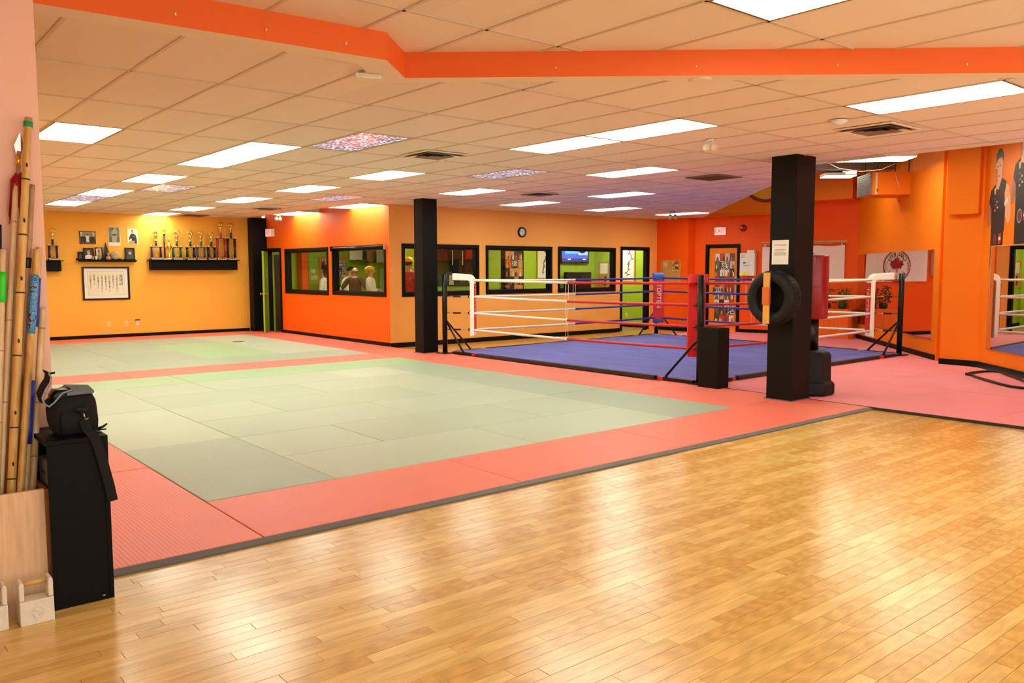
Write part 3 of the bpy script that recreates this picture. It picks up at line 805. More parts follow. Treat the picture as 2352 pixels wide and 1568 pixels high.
for x0, x1, y0, y1, kind in lamp_cells:
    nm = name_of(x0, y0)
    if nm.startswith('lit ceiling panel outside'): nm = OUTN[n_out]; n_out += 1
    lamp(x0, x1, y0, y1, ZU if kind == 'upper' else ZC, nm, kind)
# hanging fixtures in the boxing corner
def hang(cx, cy, z, L, W, label, split=False):
    t = thing('hanging_light', label, 'ceiling light', (cx, cy, z), -PI/4)
    MB().box(-L/2, L/2, -W/2, W/2, 0.012, 0.07).build('housing', 'white_plastic', t)
    if split:
        MB().box(-L/2+0.01, -0.015, -W/2+0.01, W/2-0.01, 0, 0.011).build('diffuser', 'diffuser_warm', t)
        MB().box(0.015, L/2-0.01, -W/2+0.01, W/2-0.01, 0, 0.011).build('diffuser', 'diffuser_warm', t)
    else: MB().box(-L/2+0.01, L/2-0.01, -W/2+0.01, W/2-0.01, 0, 0.011).build('diffuser', 'diffuser_warm', t)
    for x in (-L/3, L/3): MB().tube([(x, 0, 0.07), (x, 0, ZH-z)], 0.006, 6).build('hanger_rod', 'dark_metal', t)
    return t
hang(14.06, 7.18, 3.5, 1.25, 0.62, 'bright hanging light fixture beside the near black column top')
hang(12.3, 5.3, 3.55, 1.25, 0.62, 'unseen hanging light added over the right area above the ceiling edge')  # unseen fixture added to brighten the right-hand area
hang(11.2, 2.2, 3.55, 1.25, 0.62, 'unseen hanging light added outside the frame at the right')  # also added, out of view, to lift the light on the right side
hang(16.30, 9.05, 3.52, 0.62, 0.44, 'small bright hanging light fixture farther back near the exit wall', True)
t = thing('fill_tube_light', 'unseen tube light added behind the near black column to light the painted sun', 'ceiling light', (15.1, 9.42, 3.62), math.atan2(9.42, 15.1))  # added out of sight to brighten the sun on the bulkhead
MB().box(-0.6, 0.6, -0.03, 0.03, 0.03, 0.07).build('batten', 'white_plastic', t); MB().tube([(-0.58, 0, 0.008), (0.58, 0, 0.008)], 0.018, 10).build('tube', 'fill_tube', t)
for x in (-0.58, 0.58): MB().box(x-0.012, x+0.012, -0.02, 0.02, -0.012, 0.0298).build('tube_holder', 'white_plastic', t)
for x in (-0.4, 0.4): MB().tube([(x, 0, 0.07), (x, 0, ZH-3.62)], 0.006, 6).build('hanger_rod', 'dark_metal', t)
for (x, y, lab) in ((10.2, 18.6, 'lit ceiling fixture inside the office above the seated people'), (10.6, 15.7, 'lit ceiling fixture in the office behind the first light orange wall window'), (14.6, 16.0, 'lit ceiling fixture in the green hallway behind the middle window'), (16.7, 16.0, 'lit ceiling fixture in the green hallway inside the doorway')):
    t = thing('office_light', lab, 'ceiling light', (x, y, 2.64))
    MB().box(-0.3, 0.3, -0.3, 0.3, 0.012, 0.055).build('housing', 'white_plastic', t); MB().box(-0.28, 0.28, -0.28, 0.28, 0, 0.011).build('diffuser', 'diffuser_office', t)

# vents, detectors, emergency lamps
def vent(x, y, s, label, flat=False):
    t = thing('ceiling_vent', label, 'vent', (x, y, ZC), group='ceiling air vents')
    f = MB(); a = s/2
    for q in ((-a, a, -a, -a+0.03), (-a, a, a-0.03, a), (-a, -a+0.03, -a+0.03, a-0.03), (a-0.03, a, -a+0.03, a-0.03)): f.box(*q, -0.012, 0.0)
    f.build('vent_frame', 'soffit_beige' if not flat else 'hvac_grille', t)
    MB().box(-a+0.03, a-0.03, -a+0.03, a-0.03, -0.002, 0.003).build('vent_opening', 'plenum' if not flat else 'hvac_grille', t)
    if not flat: MB().box(-a+0.2, a-0.2, -a+0.2, a-0.2, -0.012, -0.0021).build('vent_core', 'black_rubber', t)
    if flat:
        for k in range(9):
            yy_ = -a+0.06+k*(s-0.12)/8; MB().box(-a+0.03, a-0.03, yy_-0.006, yy_+0.006, -0.01, -0.003).build('louvre', 'plenum', t)
    else:
        for k in range(3):
            r0 = a-0.035-k*0.08; r1 = r0-0.07
            vs = [(sx*r0, sy*r0, -0.03) for sx, sy in ((-1, -1), (1, -1), (1, 1), (-1, 1))]+[(sx*r1, sy*r1, 0.0) for sx, sy in ((-1, -1), (1, -1), (1, 1), (-1, 1))]
            MB().add(vs, [(i, (i+1) % 4, 4+(i+1) % 4, 4+i) for i in range(4)]).build('louvre', 'soffit_beige' if k == 0 else 'hvac_grille', t)
vent(5.55, 8.12, 0.58, 'square ceiling vent right of the large unlit silvery panel')
vent(7.85, 3.98, 0.58, 'square ceiling vent near the right edge by the smoke detector')
vent(10.05, 7.52, 0.58, 'dark flat grille vent left of the near black column top', True)
vent(9.80, 11.05, 0.58, 'square ceiling vent above the ring side column, over the clock side')
vent(7.45, 17.3, 0.56, 'small far ceiling vent near the green door')
vent(7.0, 20.6, 0.56, 'flat grille vent right of the light above the trophies', True)
def detector(x, y, z, label, f=1.0, mt='white_plastic'):
    t = thing('smoke_detector', label, 'detector', (x, y, z))
    MB().lathe([(0.0, -0.045*f), (0.03, -0.044*f), (0.045, -0.03*f), (0.07, -0.022*f), (0.075, 0.0)], 20).build('detector_cap', mt, t)
    MB().lathe([(0.08, -0.006*f), (0.08, 0.0)], 20).build('detector_base', mt, t)
detector(7.13, 3.97, ZC, 'round white smoke detector on the ceiling near the right vent')
detector(4.80, 3.72, ZC-0.0125, 'flat beige detector disc on the underside of the orange bulkhead', 0.25, 'soffit_beige')
t = thing('motion_sensor', 'small white box under the corner of the orange bulkhead', 'sensor', (2.92, 5.06, ZC-0.013), -0.25)
MB().box(-0.09, 0.09, -0.028, 0.028, -0.03, 0).build('sensor_body', 'white_plastic', t, bevel=0.006); MB().box(-0.07, 0.07, -0.0285, -0.028, -0.022, -0.01).build('sensor_lens', 'ivory_plastic', t)
def twin(x, y, label, s=1.0, metal='white_plastic'):
    t = thing('emergency_light', label, 'emergency light', (x, y, ZC), -0.7)
    MB().lathe([(0.055*s, -0.02), (0.06*s, 0.0)], 16).build('mount', metal, t)
    for k in (-1, 1):
        MB().tube([(0.03*k*s, 0, -0.02), (0.06*k*s, 0, -0.06*s), (0.05*k*s, -0.01, -0.09*s)], 0.008, 6).build('arm', metal, t)
        h = MB().tube([(0.045*k*s, 0.03, -0.10*s), (0.05*k*s, 0.0, -0.105*s), (0.06*k*s, -0.06*s, -0.13*s)], [0.02*s, 0.045*s, 0.05*s], 14).build('lamp_head', metal, t)
        MB().tube([(0.0605*k*s, -0.0605*s, -0.1302*s), (0.0615*k*s, -0.064*s, -0.1315*s)], 0.042*s, 14).build('lens', 'ivory_plastic', h)
twin(7.12, 5.38, 'white twin headed emergency light under the middle of the ceiling', 0.72)
twin(15.08, 12.4, 'grey twin headed emergency light in front of the panel closest to the exit door', 1.1, 'steel')
twin(8.55, 19.2, 'small white twin headed emergency light above the green door', 0.8)

# ------------------------------------------------------------------ windows and doors
def window(name, fr, h, label, hollow=0.13):
    x0, x1, z0, z1 = h; fw_ = 0.065
    t = on(fr, name, label, 'window', 0, 0, kind='structure')
    m = MB()
    m.box(x0-fw_, x1+fw_, -0.018, 0.0, z1, z1+fw_); m.box(x0-fw_, x1+fw_, -0.018, 0.0, z0-fw_, z0); m.box(x0-fw_, x0, -0.018, 0.0, z0, z1); m.box(x1, x1+fw_, -0.018, 0.0, z0, z1)
    m.build('window_frame', 'black_paint', t)
    for nm, q in (('head', (x0, x1, 0, hollow, z1-0.018, z1)), ('sill', (x0, x1, 0, hollow, z0, z0+0.018)), ('jamb', (x0, x0+0.018, 0, hollow, z0+0.018, z1-0.018)), ('jamb', (x1-0.018, x1, 0, hollow, z0+0.018, z1-0.018))):
        MB().box(*q).build(nm, 'black_paint', t)
    MB().box(x0+0.018, x1-0.018, 0.07, 0.076, z0+0.018, z1-0.018).build('pane', 'window_glass', t)
    m = MB()
    m.box(x0+0.018, x1-0.018, 0.06, 0.069, z0+0.018, z0+0.04); m.box(x0+0.018, x1-0.018, 0.06, 0.069, z1-0.04, z1-0.018)
    m.build('glazing_bead', 'dark_metal', t)
    return t
window('window_1', OFF, W1, 'black framed office window next to the green door')
window('window_2', OFF, W2, 'black framed office window at the right end of the red orange wall')
window('window_3', MID, W3, 'black framed window behind the ring side column')
window('window_4', MID, W4, 'black framed window below the wall clock')
window('window_5', MID, W5, 'black framed window with the glowing television inside')
t = on(OFF, 'window_blind', 'black roller blind bar above the right office window', 'blind', 0, 0)
MB().tube([(-17.15, -0.05, 2.10), (-14.86, -0.05, 2.10)], 0.028, 12).build('blind_roll', 'black_gloss', t)
for x in (-17.17, -14.84): MB().box(x-0.012, x+0.012, -0.085, -0.018, 2.04, 2.15).build('bracket', 'steel' if x > -15 else 'black_gloss', t)
def frame3(name, fr, h, label, wd=0.07, depth=0.13):
    x0, x1, z0, z1 = h
    t = on(fr, name, label, 'door frame', 0, 0, kind='structure')
    MB().box(x0-wd, x1+wd, -0.02, 0, z1, z1+wd).build('head_casing', 'black_paint', t)
    for a, b in ((x0-wd, x0), (x1, x1+wd)): MB().box(a, b, -0.02, 0, MT, z1).build('casing', 'black_paint', t)
    for a, b in ((x0, x0+0.02), (x1-0.02, x1)): MB().box(a, b, 0, depth, 0.001, z1).build('jamb', 'black_paint', t)
    MB().box(x0, x1, 0, depth, z1-0.02, z1).build('head_jamb', 'black_paint', t)
    return t
frame3('door_1', OFF, DO1, 'black door frame of the open green door')
frame3('door_2', MID, DO2, 'black framed open doorway into the green hall')
frame3('door_3', EX, DO3, 'black door frame under the exit sign beside the bell')
# green door leaf standing open
lf = thing('door_4', 'open lime green panelled door with a brass knob', 'door', (8.93, 20.83, MT+0.01), math.atan2(-0.86, -0.51), kind='structure')
MB().box(0, 0.80, -0.02, 0.02, 0, 2.06).build('leaf', 'green_door_paint', lf)
for z0, z1 in ((0.18, 0.72), (0.92, 1.88)):
    for x0 in (0.10, 0.44):
        MB().box(x0, x0+0.27, 0.0202, 0.026, z0, z1).build('panel', 'green_door_paint', lf, bevel=0.006); MB().box(x0, x0+0.27, -0.026, -0.0202, z0, z1).build('panel', 'green_door_paint', lf, bevel=0.006)
MB().tube([(0.73, -0.07, 0.98), (0.73, 0.07, 0.98)], 0.012, 8).build('spindle', 'brass', lf)
for s in (-1, 1): MB().ball((0.73, 0.075*s, 0.98), (0.03, 0.026, 0.03)).build('knob', 'brass', lf)
MB().box(0.3, 0.40, 0.0262, 0.0275, 1.38, 1.62).build('door_notice', 'paper', lf); MB().box(0.3, 0.40, -0.0275, -0.0262, 1.38, 1.62).build('door_notice', 'paper', lf)
t = thing('louvred_door', 'dark louvred closet door inside the green doorway', 'door', (9.16, 20.86, 0.0), 0.0)
MB().box(0, 0.46, 0, 0.03, 0, 2.02).build('leaf', 'brown_door', t)
for k in range(24): MB().box(0.05, 0.41, -0.012, -0.001, 0.1+k*0.078, 0.155+k*0.078).build('slat', 'brown_door', t)
# exit door leaf with the photo collage
el = on(EX, 'door_5', 'orange exit door covered by a photo collage', 'door', 0, 0, kind='structure')
MB().box(0.391, 1.149, 0.03, 0.07, 0.0, 2.169).build('leaf', 'orange_paint', el)
MB().box(0.36, 1.18, 0.1301, 0.149, -0.03, 2.2).build('door_light_stop', 'black_paint', el)  # unseen board added to stop outside light showing under the door
MB().box(1.09, 1.15, 0.020, 0.0295, 0.90, 1.43).build('push_plate', 'steel', el)
cr = random.Random(5)
def collage(name, parent, x0, x1, z0, z1, y, nx, nz, pal, seed):
    r = random.Random(seed); m = MB(); m.rect(x0, x1, z0, z1, y, (50, 44, 34))
    for i in range(nx):
        for j in range(nz):
            a0 = x0+(x1-x0)*i/nx; b0 = z0+(z1-z0)*j/nz; dx = (x1-x0)/nx; dz = (z1-z0)/nz
            c = r.choice(pal); m.rect(a0+0.004, a0+dx-0.004, b0+0.004, b0+dz-0.004, y-0.0006, c)
            for k in range(3):
                px = a0+dx*r.uniform(0.2, 0.8); hz = dz*r.uniform(0.45, 0.75); wd = dx*r.uniform(0.08, 0.16); c2 = r.choice(pal)
                m.poly([(px-wd, b0+0.006), (px+wd, b0+0.006), (px+wd*0.9, b0+hz*0.75), (px+wd*0.4, b0+hz*0.8), (px+wd*0.5, b0+hz), (px-wd*0.5, b0+hz), (px-wd*0.4, b0+hz*0.8), (px-wd*0.9, b0+hz*0.75)], y-0.0010-0.0003*k, c2)
    return m.build(name, 'print', parent)
PAL = [(236, 226, 214), (214, 110, 60), (90, 80, 56), (70, 66, 46), (200, 70, 40), (226, 214, 200), (60, 60, 40), (236, 200, 170), (110, 100, 80), (180, 60, 40), (40, 38, 34), (205, 190, 176)]
collage('photo_collage', el, 0.545, 1.08, 0.25, 2.03, 0.029, 4, 9, PAL, 3)
for ch, x, z in (('族', 0.82, 1.70), ('平', 0.65, 1.04), ('活', 1.01, 0.56)):
    MB().rect(x-0.15, x+0.12, z-0.09, z+0.11, 0.0268, (58, 62, 42)).build('print_block', 'print', el)
    text('lettering', ch, 0.23, 'ink_white', el, (x, 0.0255, z))

# ------------------------------------------------------------------ boxing ring
P = [(9.03, 12.9), (9.24, 7.08), (15.22, 7.14), (15.5, 13.2)]
CEN = (12.25, 10.1)
rg = thing('boxing_ring', 'low boxing ring with a blue canvas and red, white and blue ropes', 'boxing ring')
Z0 = MT
cq = [(9.12, 12.8), (9.2, 7.02), (15.15, 7.1), (15.38, 13.1)]
vs = []; N = 24
m = MB()
grid = []
for i in range(N+1):
    for j in range(N+1):
        a = i/N; b = j/N
        x = (1-a)*((1-b)*cq[1][0]+b*cq[0][0])+a*((1-b)*cq[2][0]+b*cq[3][0]); y = (1-a)*((1-b)*cq[1][1]+b*cq[0][1])+a*((1-b)*cq[2][1]+b*cq[3][1])
        grid.append((x, y, Z0+0.045+0.004*math.sin(x*3.1)*math.sin(y*2.3)))
m.add(grid, [(i*(N+1)+j, (i+1)*(N+1)+j, (i+1)*(N+1)+j+1, i*(N+1)+j+1) for i in range(N) for j in range(N)], None, True)
m.build('canvas', 'ring_canvas', rg)
MB().prism([cq[1], cq[2], cq[3], cq[0]], Z0, Z0+0.035).build('platform', 'edge_wood_dark', rg)
def beam(mb, p, q, wd, z0, z1):
    d = Vector((q[0]-p[0], q[1]-p[1])).normalized(); n = Vector((-d.y, d.x))*wd
    mb.prism([(p[0]-n.x, p[1]-n.y), (q[0]-n.x, q[1]-n.y), (q[0]+n.x, q[1]+n.y), (p[0]+n.x, p[1]+n.y)], z0, z1); return mb
def mixp(p, q, t): return (p[0]+(q[0]-p[0])*t, p[1]+(q[1]-p[1])*t)
for a, b in ((0, 1), (1, 2), (2, 3), (3, 0)):
    p, q = cq[a], cq[b]
    beam(MB(), mixp(p, q, 0.14), mixp(p, q, 0.86), 0.04, Z0, Z0+0.055).build('edge_board', 'edge_wood_dark', rg, bevel=0.004)
    for t0, t1 in ((0.02, 0.11), (0.89, 0.98)): beam(MB(), mixp(p, q, t0), mixp(p, q, t1), 0.05, Z0, Z0+0.05).build('base_plate', 'black_gloss', rg)
    for t0 in (0.12, 0.88): beam(MB(), mixp(p, q, t0-0.008), mixp(p, q, t0+0.008), 0.035, Z0, Z0+0.045).build('corner_block', 'pad_red', rg)
ZR = (1.42, 1.11, 0.80, 0.485)
nodes = []
SH = ['white', 'red', 'white', 'blue']
for k, (px, py) in enumerate(P):
    d = Vector((CEN[0]-px, CEN[1]-py)); d = Vector((math.copysign(1, d.x), math.copysign(1, d.y))).normalized()
    post = MB().lathe([(0.048, 0.0), (0.048, 1.5), (0.04, 1.505)], 20, (px, py, Z0)).build('post', 'black_gloss', rg)
    MB().box(px-0.12, px+0.12, py-0.12, py+0.12, Z0, Z0+0.015).build('base_flange', 'black_gloss', post)
    for ax in (0, 1):
        e = (px+math.copysign(0.62, d.x), py) if ax == 0 else (px, py+math.copysign(0.62, d.y))
        MB().tube([(px, py, Z0+0.66), (e[0], e[1], Z0+0.03)], 0.018, 8).build('brace', 'black_gloss', post)
    off = 0.47 if k != 1 else 0.40
    nd = Vector((px, py))+d*off; nodes.append(nd)
    for z in ZR:
        a = Vector((px, py))+d*0.05; b = nd-d*0.05
        tb = MB().tube([(a.x, a.y, z), ((a.x+b.x)/2, (a.y+b.y)/2, z), (b.x, b.y, z)], 0.008, 6).build('turnbuckle', 'steel', post)
        c1 = a+(b-a)*0.3; c2 = a+(b-a)*0.7; MB().tube([(c1.x, c1.y, z), (c2.x, c2.y, z)], 0.016, 6).build('turnbuckle_body', 'dark_metal', tb)
        MB().ball((nd.x, nd.y, z), 0.028, 8, 6).build('rope_clamp', 'dark_metal', post)
    # corner pad: vertical cushion on the inside of the node, folded back over the top
    prof = []
    u0, u1 = off+0.03, off+0.115
    zb, zt = 0.36, 1.50
    outer = [(u1, zb+0.02), (u1, 1.40), (u1-0.015, 1.46), (u1-0.05, 1.505), (u1-0.11, 1.53), (0.17, 1.55)]
    inner = [(0.17, 1.42), (u0-0.05, 1.415), (u0-0.01, 1.40), (u0, 1.36), (u0, zb)]
    prof = outer+inner
    n = Vector((-d.y, d.x)); wd = 0.125
    def P3(u, s_, z): return (px+d.x*u+n.x*s_, py+d.y*u+n.y*s_, z)
    vs = [P3(u, -wd, z) for u, z in prof]+[P3(u, wd, z) for u, z in prof]; L = len(prof)
    pad = MB().add(vs, [tuple(range(L)), tuple(range(2*L-1, L-1, -1))]+[((i+1) % L, i, L+i, L+(i+1) % L) for i in range(L)]).build('corner_pad', 'pad_'+SH[k], rg, bevel=0.012)
    if k != 1:
        uu = u1+0.006
        m = MB(); c = [P3(uu, -wd*0.98, zb+0.09), P3(uu, wd*0.98, zb+0.09), P3(uu, wd*0.98, 1.36), P3(uu, -wd*0.98, 1.36)]
        b_ = [P3(u1-0.01, -wd*0.98, zb+0.09), P3(u1-0.01, wd*0.98, zb+0.09), P3(u1-0.01, wd*0.98, 1.36), P3(u1-0.01, -wd*0.98, 1.36)]
        m.add(c+b_, [(0, 1, 2, 3), (4, 5, 1, 0), (5, 6, 2, 1), (6, 7, 3, 2), (7, 4, 0, 3)]); m.build('pad_face', 'pad_red', pad)
        cc = P3(uu+0.001, 0, 1.0)
        text('lettering', 'TOPTEN', 0.15, 'ink_white', pad, cc, (PI/2, PI/2, math.atan2(d.y, d.x)+PI/2), 0.0006)
COLS = {(0, 1): ('white', 'red'), (0, 3): ('white', 'blue'), (2, 3): ('white', 'blue'), (2, 1): ('white', 'red')}
for (a, b), (ca, cb) in COLS.items():
    A, B = nodes[a], nodes[b]
    mid = A+(B-A)*(0.49 if (a, b) == (0, 1) else 0.5)
    for i, z in enumerate(ZR):
        sag = 0.02
        def pt(t, A=A, B=B, z=z): q = A+(B-A)*t; return (q.x, q.y, z-sag*4*t*(1-t))
        MB().tube([pt(t/10*0.5) for t in range(11)], 0.021, 8).build('rope', 'rope_'+ca, rg)
        MB().tube([pt(0.5+t/10*0.5) for t in range(11)], 0.021, 8).build('rope', 'rope_'+cb, rg)
        q = pt(0.5); MB().ball(q, 0.027, 8, 6).build('rope_joint', 'rope_white', rg)
    for s_ in (-0.006, 0.006):
        q = A+(B-A)*(0.5+s_)
        MB().tube([(q.x, q.y, ZR[0]), (q.x+s_*3, q.y+s_*3, ZR[1]), (q.x-s_*2, q.y, ZR[2]), (q.x, q.y, ZR[3]-0.02)], 0.004, 5).build('spacer_cord', 'rope_white', rg)
t = thing('black_box_pad', 'tall black box standing in front of the red ring corner post', 'box', (9.14, 6.79, MT))
MB().box(-0.11, 0.13, -0.165, 0.165, 0, 0.80).build('box_body', 'black_paint', t, bevel=0.006)
MB().box(-0.105, 0.125, -0.16, 0.16, 0.8002, 0.806).build('box_lid', 'black_paint', t)

# ------------------------------------------------------------------ things on and around the near column
sg = thing('notice_sheet', 'white sheet headed ATTENTION taped to the near black column', 'notice', (8.829, 5.612, 1.67), -PI/2)
MB().box(-0.112, 0.112, -0.0015, 0, 0, 0.29).build('sheet', 'paper', sg)
text('heading', 'ATTENTION', 0.028, 'ink_red', sg, (0, -0.0022, 0.228), depth=0.0003)
for k, (wd, z) in enumerate(((0.07, 0.178), (0.082, 0.168), (0.06, 0.158), (0.08, 0.138), (0.085, 0.128), (0.085, 0.118), (0.08, 0.108))):
    MB().rect(-wd, wd, z, z+0.004, -0.0022).build('text_line', 'ink_grey', sg)
tr = thing('tire', 'black car tire bolted to the near black column', 'tire', (8.70, 5.60, 1.272), 0)
prof = [(0.19, -0.085), (0.2, -0.1), (0.24, -0.115), (0.285, -0.11), (0.308, -0.09), (0.318, -0.06), (0.318, 0.06), (0.308, 0.09), (0.285, 0.11), (0.24, 0.115), (0.2, 0.1), (0.19, 0.085), (0.2, 0.07), (0.28, 0.075), (0.295, 0.05), (0.295, -0.05), (0.28, -0.075), (0.2, -0.07), (0.19, -0.085)]
m = MB(); vs = []; fs = []; n = 48; K = len(prof)
for k in range(n):
    a = 2*PI*k/n
    for r_, x_ in prof: vs.append((x_, r_*math.cos(a), r_*math.sin(a)))
for k in range(n):
    k2 = (k+1) % n
    for i in range(K-1): fs.append((k*K+i, k2*K+i, k2*K+i+1, k*K+i+1))
m.add(vs, fs, None, True).build('casing', 'black_rubber', tr)
for k in range(40):
    a = 2*PI*k/40
    q = MB(); c, s_ = math.cos(a), math.sin(a); 
    for x0, x1 in ((-0.058, -0.022), (-0.016, 0.016), (0.022, 0.058)):
        aa = 0.062
        q.add([(x, (r_)*math.cos(a+da), (r_)*math.sin(a+da)) for r_ in (0.316, 0.324) for da in (-aa, aa) for x in (x0, x1)], [(0, 2, 3, 1), (4, 5, 7, 6), (0, 1, 5, 4), (2, 6, 7, 3), (0, 4, 6, 2), (1, 3, 7, 5)])
    q.build('tread_block', 'black_rubber', tr)
sb = thing('striking_board', 'pine board with an orange wrapped middle fixed across the tire', 'board', (8.582, 5.617, 0.967), -PI/2)
MB().box(-0.042, 0.042, -0.02, 0.0, 0, 0.606).build('board', 'pine_board', sb, bevel=0.003)
MB().box(-0.047, 0.047, -0.034, 0.004, 0.225, 0.435).build('wrapped_pad', 'orange_wrap', sb, bevel=0.005)
for z in (0.045, 0.56): MB().lathe([(0.0, 0.006), (0.006, 0.005), (0.008, 0.0)], 10).build('bolt', 'steel', sb, (0.0, -0.02, z)).rotation_euler = (PI/2, 0, 0)
MB().ball((0.043, -0.036, 0.42), 0.005, 6, 4).build('staple', 'steel', sb)
fb = thing('standing_punch_bag', 'free standing dark red punching bag on a black weighted base', 'punching bag', (9.62, 5.65, MT))
def octa(r, z, ph=PI/8): return [(r*math.cos(ph+k*PI/4), r*math.sin(ph+k*PI/4), z) for k in range(8)]
m = MB(); rings = [octa(0.29, 0.0), octa(0.31, 0.02), octa(0.31, 0.14), octa(0.29, 0.165), octa(0.265, 0.18), octa(0.26, 0.5), octa(0.235, 0.545), octa(0.1, 0.565)]
vs = sum(rings, []); m.add(vs, [tuple(range(7, -1, -1)), tuple(range(56, 64))]+[(i*8+k, i*8+(k+1) % 8, (i+1)*8+(k+1) % 8, (i+1)*8+k) for i in range(7) for k in range(8)])
m.build('base', 'black_rubber', fb, bevel=0.012)
MB().lathe([(0.1, 0.56), (0.098, 1.0)], 24).build('stem', 'black_gloss', fb)
MB().lathe([(0.16, 0.955), (0.19, 0.96), (0.2, 0.975), (0.2, 1.735), (0.195, 1.75), (0.16, 1.755)], 36).build('bag', 'bag_red', fb)
MB().lathe([(0.0, 1.77), (0.15, 1.768), (0.185, 1.756)], 28).build('bag_top', 'cream_paper', fb)
for z in (1.36,): MB().lathe([(0.2005, z), (0.202, z+0.004), (0.2005, z+0.008)], 36).build('seam', 'bag_red', fb)

# ------------------------------------------------------------------ exit wall and boxing corner
def exit_sign(t, w_, h_, dp):
    MB().box(-w_/2, w_/2, -dp, 0, 0, h_).build('sign_body', 'white_plastic', t, bevel=0.004)
    MB().box(-w_/2+0.012, w_/2-0.012, -dp-0.002, -dp, 0.012, h_-0.012).build('sign_face', 'sign_white', t)
    text('lettering', 'EXIT', h_*0.86, 'sign_red', t, (0, -dp-0.004, h_*0.5), depth=0.0012, sx=0.78)
exit_sign(on(EX, 'exit_sign', 'white and red EXIT sign above the photo collage door', 'sign', 0.70, 2.49), 0.31, 0.205, 0.05)
exit_sign(on(OFF, 'exit_sign', 'white and red EXIT sign beside the black pillar above the green door', 'sign', -20.55, 2.48), 0.36, 0.2, 0.09)
t = on(EX, 'fire_bell', 'round dark red fire bell right of the exit sign', 'bell', 1.305, 2.655)
o = MB().lathe([(0.0, 0.075), (0.04, 0.072), (0.075, 0.05), (0.088, 0.02), (0.09, 0.0)], 24).build('gong', 'alarm_red', t); o.rotation_euler = (PI/2, 0, 0)
o = MB().lathe([(0.0, 0.105), (0.02, 0.10), (0.032, 0.075)], 14).build('strobe_lens', 'ivory_plastic', t, (-0.025, 0, 0.01)); o.rotation_euler = (PI/2, 0, 0)
MB().box(-0.05, 0.05, -0.02, 0, -0.05, 0.05).build('back_box', 'alarm_red', t)
t = on(EX, 'alarm_panel', 'white equipment cabinet with a yellow sticker between the exit door and the tire', 'cabinet', 1.28, 1.46)
MB().box(0, 0.385, -0.13, 0, 0, 0.565).build('cabinet_body', 'white_plastic', t, bevel=0.005)
MB().box(0.18, 0.37, -0.125, 0, 0.5652, 0.635).build('upper_body', 'white_plastic', t, bevel=0.004)
m = MB(); m.rect(0.06, 0.22, 0.005, 0.085, -0.1312, (240, 228, 20)); m.rect(0.02, 0.14, 0.47, 0.53, -0.1312, (210, 214, 200)); m.rect(0.025, 0.13, 0.455, 0.465, -0.1312, (90, 90, 90))
m.build('stickers', 'print', t)
m = MB(); m.poly([(0.12+0.035*math.cos(a), 0.32+0.022*math.sin(a)) for a in [2*PI*k/18 for k in range(18)]], -0.1314, (40, 54, 130)); m.rect(0.18, 0.27, 0.313, 0.325, -0.1314, (180, 186, 200)); m.rect(0.1, 0.25, 0.24, 0.255, -0.1314, (130, 132, 140)); m.build('logo', 'print', t)
MB().tube([(0.13, -0.012, 0), (0.13, -0.012, -0.75)], 0.01, 6).build('conduit', 'white_plastic', t)
# cork board at the corner wall
def cork(t, w_, h_):
    MB().box(-w_/2, w_/2, -0.012, 0, 0, h_).build('cork_sheet', 'cork', t)
    f = 0.02
    for q in ((-w_/2-f, w_/2+f, -f, 0), (-w_/2-f, w_/2+f, h_, h_+f), (-w_/2-f, -w_/2, 0, h_), (w_/2, w_/2+f, 0, h_)): MB().box(q[0], q[1], -0.02, 0, q[2], q[3]).build('frame_rail', 'cork_frame', t)
t = thing('cork_board', 'small cork board with a poster on the deep orange corner', 'notice board', (17.299, 14.26, 1.27), -PI/2)
cork(t, 0.62, 0.58)
collage('pinned_poster', t, 0.05, 0.26, 0.28, 0.56, -0.0125, 2, 4, [(200, 110, 30), (40, 30, 24), (180, 50, 30), (230, 180, 90)], 12)
m = MB(); m.rect(-0.26, -0.1, 0.42, 0.55, -0.0125, (214, 170, 100)); m.build('pinned_note', 'print', t)
# flag
fg = on(EX, 'flag', 'white club flag with a red maple leaf circle hung on the exit wall', 'flag', 0, 0)
m = MB(); NX, NZ = 36, 10; vs = []
for i in range(NX+1):
    for j in range(NZ+1):
        x = 1.82+1.98*i/NX; z = 1.32+0.86*j/NZ
        sag = 0.02*math.sin(i/NX*PI*3)**2*(j/NZ)
        y = -0.03-0.014*math.sin(x*9+z*2)*(1-0.3*j/NZ)-0.006*math.sin(x*23)
        vs.append((x, y, z-sag))
m.add(vs, [(i*(NZ+1)+j, (i+1)*(NZ+1)+j, (i+1)*(NZ+1)+j+1, i*(NZ+1)+j+1) for i in range(NX) for j in range(NZ)], None, True)
m.build('cloth', 'flag_cloth', fg)
fx, fz, ra, rb = 2.84, 1.69, 0.44, 0.375
m = MB(); K = 60
for k in range(K):
    a0, a1 = 2*PI*k/K, 2*PI*(k+1)/K
    q = [(fx+ra*math.cos(a)*s_, -0.058, fz+rb*math.sin(a)*s_) for s_, a in ((1, a0), (1, a1), (0.93, a1), (0.93, a0))]
    m.add(q, [(0, 1, 2, 3)])
m.build('emblem_ring', 'flag_red', fg)
LEAF = [(0, 1.0), (0.14, 0.72), (0.28, 0.80), (0.22, 0.38), (0.46, 0.62), (0.52, 0.48), (0.78, 0.54), (0.70, 0.28), (0.88, 0.16), (0.50, -0.16), (0.54, -0.34), (0.06, -0.28), (0.06, -0.72), (-0.06, -0.72), (-0.06, -0.28), (-0.54, -0.34), (-0.50, -0.16), (-0.88, 0.16), (-0.70, 0.28), (-0.78, 0.54), (-0.52, 0.48), (-0.46, 0.62), (-0.22, 0.38), (-0.28, 0.80), (-0.14, 0.72)]
MB().slab([(fx+0.25*x, fz+0.01+0.22*z) for x, z in LEAF], -0.060, -0.057).build('maple_leaf', 'flag_red', fg)
